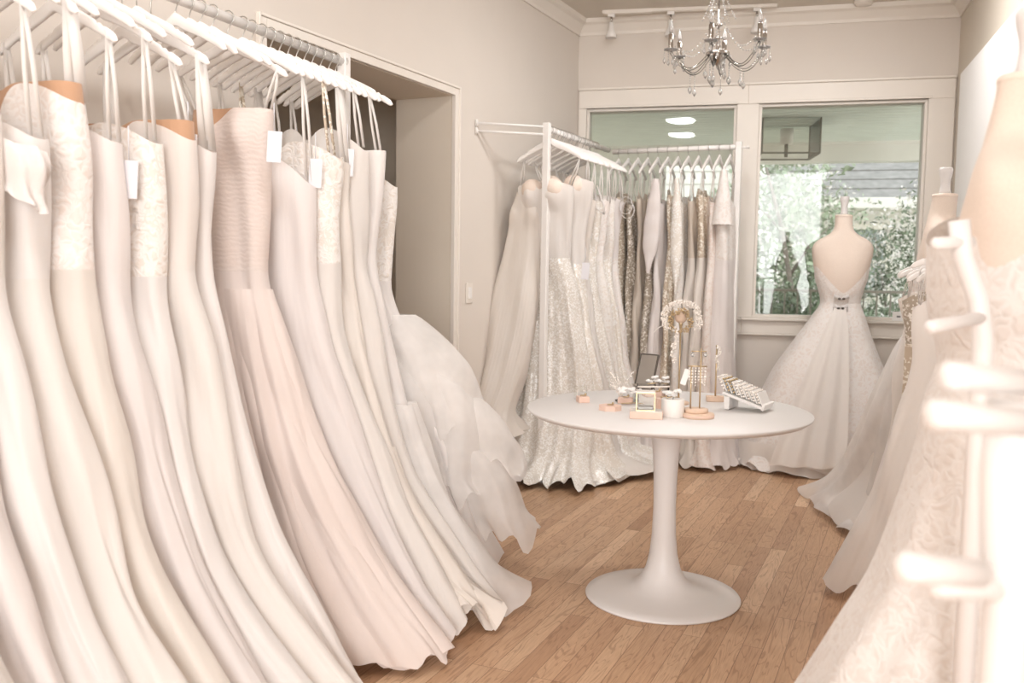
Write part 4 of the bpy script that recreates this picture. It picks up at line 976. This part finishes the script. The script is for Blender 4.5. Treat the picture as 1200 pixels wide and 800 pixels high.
block('display_block', 'pale pink cube block far out on the left side of the table', 683, 471, (.045, .045, .024), .2)
block('display_block', 'blush block tucked behind the brass glass box', 777, 478, (.06, .05, .04), .1)
block('display_block', 'flat pink tray block behind the flower combs', 770, 464, (.12, .06, .018), .1)
r = thing('earring_card', 'tiny clear earring holder by the pale pink block on the left', 'earring holder', tp(680, 468), .2)
q = MB(); q.box((0, 0, .03), (.055, .003, .055), Euler((-.15, 0, 0)), .0006); q.build('plate', 'clear', r)
for sx in (-1, 1):
    q = MB(); q.ball((sx * .014, -.004, .036), .0035, 7, 5); q.tube([(sx * .014, -.004, .034), (sx * .014, -.005, .02)], .001, 5); q.ball((sx * .014, -.005, .017), .004, 7, 5); q.build('earring', 'pearl', r)
r = thing('crystal_branch', 'spindly crystal hair vine standing behind the blush blocks', 'hair vine', tp(728, 470), 0)
q = MB(); q.lathe([(.001, 0), (.025, 0), (.025, .006), (.004, .009)], (0, 0, 0), 16); q.build('base', 'clear', r)
rs = random.Random(31)
for k in range(5):
    a = rs.uniform(0, 6.28); pts = [(.006 * t * math.cos(a) * 8 * t, .03 * t * math.sin(a), .008 + .115 * t * (1 - .12 * k)) for t in np.linspace(0, 1, 8)]
    q = MB(); vine(q, pts, .007, 2); q.build('sprig', 'pearl', r)

# candle
p = tp(788, 488)
r = thing('pillar_candle', 'plain white pillar candle at the front of the table', 'candle', p)
q = MB(); q.lathe([(.001, 0), (.040, 0), (.042, .003), (.042, .064), (.039, .068), (.030, .0665), (.001, .063)], (0, 0, 0), 40, False); q.build('wax', 'wax', r)
q = MB(); q.tube([(0, 0, .062), (.001, 0, .070), (.003, 0, .074)], .0012, 6); q.build('wick', 'dark', r)
flower_comb('white petal comb laid on top of the pillar candle', (p[0], p[1], p[2] + .0665), .4, 4, .028, 3, .004)

# wooden discs with the gold earring tower
p = tp(818, 489)
r = thing('wooden_disc', 'flat pale wooden disc at the front, right of the candle', 'disc', p, 0)
q = MB(); q.lathe([(.001, 0), (.057, 0), (.058, .003), (.058, .015), (.056, .017), (.001, .017)], (0, 0, 0), 40, False); q.build('body', 'palewood', r)
q = MB(); q.lathe([(.0585, .006), (.0590, .0065), (.0590, .0115), (.0585, .012)], (0, 0, 0), 40, False); q.build('bark_band', 'blushblock', r)
r = thing('earring_tower', 'tall brass earring tower with hanging pearls on a stacked wooden disc', 'jewellery stand', (p[0] - .005, p[1] + .012, TZ + .0172), 0)
q = MB(); q.lathe([(.001, 0), (.042, 0), (.043, .003), (.043, .014), (.001, .015)], (0, 0, 0), 32, False); q.build('base', 'palewood', r)
for dx, hh in ((-.022, .17), (.012, .235)):
    q = MB(); q.tube([(dx, 0, .014), (dx, 0, hh)], .0028, 8); q.build('pole', 'brass', r)
q = MB(); q.tube([(-.034, 0, .17), (.034, 0, .17)], .0025, 8); q.tube([(-.024, 0, .225), (.032, 0, .225)], .0022, 8); q.build('crossbar', 'brass', r)
for k in range(6):
    x = -.03 + .0115 * k; q = MB()
    zz = .163
    for j in range(5 + k % 3): q.ball((x, -.004, zz - .0105 * j), .0042 if j % 2 else .0032, 7, 5)
    q.build('pearl_earring', 'pearl', r)
for dx in (-.02, .028):
    q = MB(); q.lathe([(.0005, -.016), (.009, -.008), (.004, 0), (.0005, .003)], (dx, -.003, .22), 6); q.build('crystal_earring', 'crystal', r)
q = MB(); q.box((-.043, .004, .13), (.022, .003, .06), Euler((0, .3, 0)), .001); q.build('bracelet_card', 'card', r)

# single brass pole on wood block
p = tp(838, 470)
r = thing('necklace_pole', 'single thin brass pole with a beaded strand on a wooden block', 'jewellery stand', p, math.radians(-6))
q = MB(); q.box((0, 0, .011), (.072, .04, .022), None, .002); q.build('base', 'palewood', r)
q = MB(); q.tube([(0, 0, .02), (0, 0, .225)], .0035, 10); q.ball((0, 0, .228), .005, 8, 6); q.build('pole', 'brass', r)
q = MB(); vine(q, [(.004 + .009 * math.sin(9 * t), -.006, .225 - .09 * t) for t in np.linspace(0, 1, 14)], .005, 3); q.build('beaded_strand', 'pearl', r)

# slanted white display tray with rolled hair pieces
p = tp(876, 480); tz = math.radians(-32)
r = thing('slanted_tray', 'white slanted display tray propped on a leg at the right side of the table', 'tray', p, tz)
e = Euler((0, math.radians(17), 0)); q = MB(); q.box((0, 0, .042), (.17, .125, .010), e, .002); q.build('panel', 'card', r)
q = MB(); q.box((-.066, 0, .028), (.022, .115, .052), None, .003); q.build('leg', 'card', r)
q = MB(); q.box((.077, 0, .022), (.010, .125, .024), e, .002); q.build('lip', 'card', r)
for k in range(8):
    f = -.07 + .020 * k; c = np.array([f, .0, .042 - f * math.tan(math.radians(17)) + .006]); Mx = Matrix.Rotation(tz, 3, 'Z')
    w = Mx @ Vector((float(c[0]), 0, 0))
    hc = thing('bracelet_roll', 'white card roll wrapped with a bead bracelet, %s down the slanted tray' % ORD[k], 'bracelet', (p[0] + w.x, p[1] + w.y, TZ + c[2]), tz, 'bracelet rolls on the slanted tray')
    tl = Euler((0, math.radians(-24), 0)); hh = .058 - .001 * k
    q = MB(); q.box((-.009, 0, hh / 2), (.005, .108 - .004 * (k % 3), hh), tl, .002); q.build('card', 'card', hc)
    q = MB()
    for j in range(9): q.ball((-.015 - .004 * (j % 2), -.044 + .011 * j, hh * (.62 + .12 * math.sin(j + k))), .0042, 7, 5)
    for j in range(11): q.ball((-.010 - hh * .42 + .004 * (j % 2), -.050 + .010 * j, hh * .92 + .003), .0035 if j % 3 else .005, 7, 5)
    for j in range(4): q.ball((-.009 - .09 * hh * j, -.055 + .001 * (k % 3), hh * (.25 + .2 * j)), .0048, 7, 5)
    q.build('bead_row', 'brass' if k in (1, 2) else 'pearl', hc)

# cards on the window sill
x, z = bw(1066, 372)
pz = B0 + bd * x + bn * .02; 
r = thing('sill_card', 'small white card with grey print standing on the right window sill', 'card', (pz[0], pz[1], WZ0), -BA)
q = MB(); q.box((.04, .012, .075), (.16, .006, .145), Euler((-.05, 0, 0)), .001); q.build('tall_card', 'card', r)
q = MB(); q.box((-.03, -.012, .032), (.17, .005, .062), Euler((-.05, 0, 0)), .001); q.build('short_card', 'card', r)
q = MB()
for k in range(3): q.box((-.075 + .034 * k, -.0165, .030), (.024, .001, .012)); 
q.box((.035, -.0165, .045), (.012, .001, .030)); q.build('print', 'ink', r)

# ================================================================== OUTSIDE THE WINDOWS
M['porchceil'] = plain('pale_green_porch_boards', (0.78, 0.825, 0.775), 0.7, var=.03)
M['porchwhite'] = plain('white_porch_paint', (0.78, 0.76, 0.72), 0.6, var=.02)
M['siding'] = plain('white_clapboard', (0.80, 0.77, 0.73), 0.7, var=.02)
M['roof'] = plain('grey_shingles', (0.27, 0.26, 0.25), 0.9, var=.2, nscale=9, bstr=.5)
M['leafd'] = plain('dusty_green_leaves', (0.20, 0.245, 0.165), 0.6, var=.35, nscale=5)
M['leafl'] = plain('pale_green_leaves', (0.36, 0.42, 0.30), 0.6, var=.3, nscale=5)
M['blossom'] = plain('pale_blossom', (0.80, 0.74, 0.72), 0.6, var=.1, nscale=5)
M['bark'] = plain('grey_bark', (0.26, 0.22, 0.19), 0.9, var=.2, nscale=12)
M['lawn'] = plain('lawn_grass', (0.42, 0.43, 0.34), 0.9, var=.2, nscale=14)
M['darkpane'] = plain('dim_window_glass', (0.22, 0.26, 0.25), 0.15, var=.05)
M['lanternmetal'] = plain('weathered_lantern_metal', (0.24, 0.22, 0.19), 0.5, 0.4, var=.1)
def outw(x, y): return B0[:2] + bd[:2] * x - bn[:2] * y       # along the wall, out from it
def at_out(px, py, y):                                        # point seen at a pixel, y metres beyond the back wall
    return onplane(px, py, B0 - bn * y, bn)
def loc_out(px, py, y):
    p = at_out(px, py, y); return float(np.dot(p - B0, bd)), float(p[2])
q = MB(); span(q, -14, 16, .15, 26, -.45, -.35); g = q.build('ground_outside', 'lawn', None, B0, -BA); struct(g)
PD = 2.3
zb = loc_out(1020, 190, PD)[1]; zt = loc_out(1020, 168, PD)[1]
q = MB(); span(q, -3, 5, .15, PD + .1, zt + .02, zt + .10)
for k in range(18): span(q, -3, 5, .2 + .12 * k, .306 + .12 * k, zt + .008, zt + .021)
struct(q.build('porch_ceiling', 'porchceil', None, B0, -BA))
q = MB(); span(q, -3, 5, PD - .08, PD + .08, zb, zt + .03, .006); span(q, -3, 5, PD - .11, PD + .11, zt - .015, zt + .02, .004); struct(q.build('porch_beam', 'porchwhite', None, B0, -BA))
q = MB(); span(q, -3, 5, .15, PD + .2, -.35, -.05); struct(q.build('porch_floor', 'porchwhite', None, B0, -BA))
xa = loc_out(781, 170, PD)[0]
q = MB(); span(q, xa - 1.6, xa, PD - .04, PD + .06, -.05, zt)
for k in range(24): span(q, xa - 1.6, xa, PD - .05, PD - .04, .0 + .105 * k, .098 + .105 * k)
struct(q.build('porch_side_wall', 'porchwhite', None, B0, -BA))
xc, _ = loc_out(1085, 230, PD); zz = loc_out(1085, 162, PD)[1]
r = thing('porch_post', 'white porch post at the far right edge of the right window', 'post', (*outw(xc + .05, PD), -.05), -BA)
q = MB(); q.box((0, 0, (zb + .05) / 2), (.11, .11, zb + .05), None, .006); q.build('shaft', 'porchwhite', r)
q = MB(); q.box((0, 0, zb + .02), (.17, .17, .07), None, .008); q.build('capital', 'porchwhite', r)
# lantern
ly = 1.0; lx, lz0 = loc_out(921, 184, ly); lz1 = loc_out(924, 121, ly)[1]; lw_ = loc_out(956, 150, ly)[0] - lx
o = outw(lx, ly)
r = thing('porch_lantern', 'square metal and glass lantern hanging from the porch ceiling', 'lantern', (o[0], o[1], lz0), -BA + .12)
hh = lz1 - lz0; w = lw_ * 2.0; q = MB()
for sx in (-1, 1):
    for sy in (-1, 1): q.box((sx * w / 2, sy * w / 2, hh / 2), (.012, .012, hh), None, .002)
    for zq in (.006, hh - .006): q.box((sx * w / 2, 0, zq), (.013, w, .013), None, .002); q.box((0, sx * w / 2, zq), (w, .013, .013), None, .002)
q.build('frame', 'lanternmetal', r)
q = MB(); q.box((0, 0, hh + .004), (w + .03, w + .03, .012), None, .003); q.build('top_plate', 'lanternmetal', r)
q = MB(); q.tube([(0, 0, hh), (0, 0, zt + .02 - lz0)], .008, 8); q.build('hanging_rod', 'lanternmetal', r)
q = MB()
for sx in (-1, 1): q.box((sx * w / 2, 0, hh / 2), (.003, w - .012, hh - .02)); q.box((0, sx * w / 2, hh / 2), (w - .012, .003, hh - .02))
q.build('glass_panel', 'clear', r)
q = MB(); q.tube([(0, 0, 0), (0, 0, .12)], .014, 12); q.build('candle_holder', 'lanternmetal', r)
q = MB(); q.lathe([(.05, .1), (.05, .22), (.001, .22)], (0, 0, 0), 20); q.build('shade', 'wax', r)

nx0, nz = loc_out(682, 182, 5.2); nx1 = loc_out(872, 182, 5.2)[0]
r = thing('garden_annexe', 'plain grey-white annexe with small square windows behind the back rack', 'building', (*outw(nx0, 5.2), -.35), -BA)
q = MB(); span(q, 0, nx1 - nx0, 0, 2.0, 0, nz + 1.0)
for k in range(20): q.box(((nx1 - nx0) / 2, -.006, .08 + .16 * k), (nx1 - nx0, .02, .15), Euler((math.radians(-4), 0, 0)))
q.build('wall', 'porchwhite', r)
for px in (716, 733):
    a0, z1 = loc_out(px - 5, 188, 5.2); a1, z0 = loc_out(px + 5, 203, 5.2); q = MB(); span(q, a0 - nx0 - .04, a1 - nx0 + .04, -.04, 0, z0 + .31, z1 + .39, .004); f = q.build('window_frame', 'trim', r)
    q = MB(); span(q, a0 - nx0, a1 - nx0, -.05, -.038, z0 + .35, z1 + .35); q.build('window_pane', 'darkpane', f)
# neighbour's house
HY = 10.0
def loch(px, py): return loc_out(px, py, HY)
ex0, ez = loch(925, 234); ex1 = ex0 + 9.0
r = thing('neighbour_house', 'white clapboard house with a grey shingle roof seen through the right window', 'house', (*outw(ex0, HY), -.35), -BA)
q = MB(); H = ez + .35
span(q, 0, 9, .35, 4.5, 0, H)
for k in range(int(H / .16)): q.box((4.5, .342, .08 + .16 * k), (9, .02, .15), Euler((math.radians(-4), 0, 0)))
q.build('wall', 'siding', r)
q = MB(); a = math.radians(33); q.add([(-.4, -.15, H), (9.4, -.15, H), (9.4, 4, H + 2.6), (-.4, 4, H + 2.6), (-.4, -.15, H - .07), (9.4, -.15, H - .07), (9.4, 4, H + 2.5), (-.4, 4, H + 2.5)], [(0, 1, 2, 3), (7, 6, 5, 4), (0, 4, 5, 1), (1, 5, 6, 2), (2, 6, 7, 3), (3, 7, 4, 0)], False)
for k in range(14):
    t = k / 14; q.box((4.5, -.15 + 4.15 * (t + .03), H + 2.6 * (t + .03) + .012), (9.8, .30, .02), Euler((math.atan2(2.6, 4.15), 0, 0)))
q.build('roof', 'roof', r)
q = MB(); span(q, -.4, 9.4, -.2, -.12, H - .16, H + .02, .006); span(q, -.4, 9.4, -.15, .36, H - .17, H - .14); q.build('eave', 'siding', r)
for px in (1018, 1150):
    a0, z1 = loch(px - 21, 268); a1, z0 = loch(px + 21, 345); a0 -= ex0; a1 -= ex0; z0 += .35; z1 += .35
    q = MB(); t = .09
    span(q, a0 - t, a1 + t, .30, .36, z1, z1 + t * 1.3, .005); span(q, a0 - t, a1 + t, .28, .36, z0 - t, z0, .005); span(q, a0 - t, a0, .30, .36, z0, z1, .005); span(q, a1, a1 + t, .30, .36, z0, z1, .005)
    span(q, a0, a1, .31, .35, (z0 + z1) / 2 - .03, (z0 + z1) / 2 + .03, .004)
    f = q.build('window_frame', 'trim', r)
    q = MB(); span(q, a0, a1, .325, .335, z0, z1); q.build('window_pane', 'darkpane', f)
q = MB(); span(q, -.1, .12, .28, .40, 0, H, .006); q.build('corner_board', 'trim', r)
# shrubs, tree, fence
def leafy(name, label, cat, c, rad, n, mat, lsize, sd, stems=5, group='shrubs outside the right window', flowers=0):
    rs = np.random.RandomState(sd); r = thing(name, label, cat, (c[0], c[1], c[2]), 0, group)
    q = MB()
    for k in range(stems):
        a = rs.uniform(0, 6.28); e = np.array([math.cos(a) * rad[0] * .7, math.sin(a) * rad[1] * .7, rad[2] * rs.uniform(1.1, 1.8)])
        mid = e * .5 + np.array([rs.uniform(-.1, .1), 0, .1]); q.tube([(0, 0, 0), mid * .55, mid, e * .8, e], [.02, .016, .013, .009, .004], 6)
    q.build('stems', 'bark', r)
    def cloud(nm, n, mat, ls, shell):
        u = rs.normal(size=(n, 3)); u /= np.linalg.norm(u, axis=1)[:, None]; rr_ = rs.uniform(shell, 1, n) ** .6
        lob = 1 + .22 * np.sin(u[:, 0] * 7 + sd) * np.sin(u[:, 2] * 6) + .15 * np.sin(u[:, 1] * 11)
        P = u * rr_[:, None] * lob[:, None] * np.array(rad) + np.array([0, 0, rad[2] * 1.0])
        P[:, 2] = np.maximum(P[:, 2], .05)
        a = rs.normal(size=(n, 3)); a /= np.linalg.norm(a, axis=1)[:, None]; b = np.cross(a, rs.normal(size=(n, 3))); b /= np.linalg.norm(b, axis=1)[:, None]
        s = ls * rs.uniform(.6, 1.3, n)[:, None]
        V = np.stack([P - a * s, P + b * s * .42, P + a * s, P - b * s * .42], 1).reshape(-1, 3)
        q = MB(); q.v = [tuple(v) for v in V.tolist()]; q.f = [(4 * i, 4 * i + 1, 4 * i + 2, 4 * i + 3) for i in range(n)]; q.sm = [False] * n
        q.build(nm, mat, r)
    cloud('foliage', n, mat, lsize, .25)
    if flowers: cloud('blossom', flowers, 'blossom', lsize * .8, .6)
def o3(px, py, y, z=-.35): p = at_out(px, py, y); return (p[0], p[1], z)
leafy('shrub', 'dense dark green shrub low at the left of the right window', 'shrub', o3(915, 372, 4.0), (.75, .6, .78), 9500, 'leafd', .036, 1, flowers=900)
leafy('shrub', 'loose pale flowering bush high at the left of the right window', 'shrub', o3(908, 300, 5.6), (.95, .6, 1.72), 9000, 'leafl', .042, 2, flowers=3200)
leafy('shrub', 'dark green shrub low behind the dress form at the right', 'shrub', o3(1052, 372, 4.4), (.85, .6, .66), 7600, 'leafd', .036, 3, flowers=1200)
leafy('shrub', 'tall airy bush with pale blossom at the right of the window', 'shrub', o3(1072, 300, 5.8), (.75, .6, 1.35), 4200, 'leafd', .038, 4, flowers=3000)
leafy('shrub', 'pale green shrub in the middle behind the dress form', 'shrub', o3(985, 372, 5.2), (.7, .6, .55), 5000, 'leafl', .038, 5, flowers=900)
c = o3(936, 330, 5.0); r = thing('young_tree', 'thin bare-stemmed young tree leaning left of the dress form', 'tree', c)
q = MB(); q.tube([(0.05, 0, 0), (.0, 0, .8), (-.1, 0, 1.5), (-.24, 0, 2.2), (-.42, .1, 2.9)], [.045, .04, .034, .026, .014], 8); q.build('trunk', 'bark', r)
for k, (z, dx, dz) in enumerate(((1.0, -.55, .5), (1.35, -.7, .35), (.95, .5, .45), (1.6, .5, .6), (2.0, -.5, .5), (1.2, .6, -.2))):
    x0 = -.1 * (z / 1.5); q = MB(); q.tube([(x0, 0, z), (x0 + dx * .5, .05, z + dz * .62), (x0 + dx, .1, z + dz)], [.020, .013, .005], 6); q.build('branch', 'bark', r)
rs = np.random.RandomState(3); P = np.column_stack([rs.uniform(-1.0, .6, 420), rs.uniform(-.3, .3, 420), rs.uniform(1.2, 3.0, 420)]); a = rs.normal(size=(420, 3)); a /= np.linalg.norm(a, axis=1)[:, None]; b = rs.normal(size=(420, 3))
V = np.stack([P - a * .05, P + b * .02, P + a * .05, P - b * .02], 1).reshape(-1, 3); q = MB(); q.v = [tuple(v) for v in V.tolist()]; q.f = [(4 * i, 4 * i + 1, 4 * i + 2, 4 * i + 3) for i in range(420)]; q.sm = [False] * 420
q.build('foliage', 'leafl', r)
# porch railing
r0 = loc_out(868, 330, PD - .05)[0]; r1 = loc_out(1086, 330, PD - .05)[0]; zr = loc_out(985, 341, PD)[1]
o = outw(r0, PD); r = thing('porch_railing', 'dark porch railing with slim uprights outside the right window', 'railing', (o[0], o[1], -.05), -BA)
q = MB(); q.box(((r1 - r0) / 2, 0, zr + .05), (r1 - r0, .04, .025), None, .004); q.build('handrail', 'lanternmetal', r)
q = MB(); q.box(((r1 - r0) / 2, 0, .10), (r1 - r0, .03, .025), None, .004); q.build('bottom_rail', 'lanternmetal', r)
for k in range(14):
    x = (r1 - r0) * (k + .5) / 14; q = MB(); q.box((x, 0, (zr + .15) / 2 - .0), (.014, .014, zr - .05), None, .002); q.build('baluster', 'lanternmetal', r)

# ================================================================== LIGHT AND CAMERA
w = bpy.data.worlds.new('overcast_daylight'); SC.world = w; w.use_nodes = True; nt = w.node_tree
bg = nt.nodes['Background']
tc = nt.nodes.new('ShaderNodeTexCoord'); sp = nt.nodes.new('ShaderNodeSeparateXYZ'); nt.links.new(tc.outputs['Generated'], sp.inputs[0])
sky = ramp(nt, sp.outputs[2], [(0.0, (.80, .76, .72)), (.5, (.92, .92, .93)), (1.0, (.86, .90, .96))]); nt.links.new(sky, bg.inputs['Color'])
bg.inputs['Strength'].default_value = WORLD
def area(name, loc, aim, size, power, col):
    l = bpy.data.lights.new(name, 'AREA'); l.shape = 'RECTANGLE' if size[0] > 1 else 'DISK'; l.size = size[0]; l.size_y = size[1]; l.energy = power; l.color = col
    o = bpy.data.objects.new(name, l); COL.objects.link(o); o.location = loc
    o.rotation_euler = (Vector(aim) - Vector(loc)).to_track_quat('-Z', 'Y').to_euler(); return o
for nm, lo, ai, sz, pw, co in LIGHTS: area(nm, lo, ai, sz, pw, co)

cam = bpy.data.cameras.new('camera'); co = bpy.data.objects.new('camera', cam); COL.objects.link(co)
Mx = Matrix(((CR[0], CU[0], -FW[0], 0), (CR[1], CU[1], -FW[1], 0), (CR[2], CU[2], -FW[2], HC), (0, 0, 0, 1)))
co.matrix_world = Mx; cam.sensor_width = 36.0; cam.lens = FPX / 1200 * 36.0; cam.clip_start = .05; cam.clip_end = 200
cam.dof.use_dof = True; cam.dof.focus_distance = 3.75; cam.dof.aperture_fstop = 3.2
SC.camera = co
SC.view_settings.view_transform = 'Standard'; SC.view_settings.look = 'None'; SC.view_settings.gamma = 1.0; SC.view_settings.use_curve_mapping = False
SC.view_settings.exposure = EXPO
cy = SC.cycles; cy.max_bounces = 10; cy.diffuse_bounces = 5; cy.transparent_max_bounces = 24; cy.transmission_bounces = 8; cy.glossy_bounces = 4
cy.sample_clamp_indirect = 6.0; cy.use_denoising = True; cy.caustics_reflective = False; cy.caustics_refractive = False
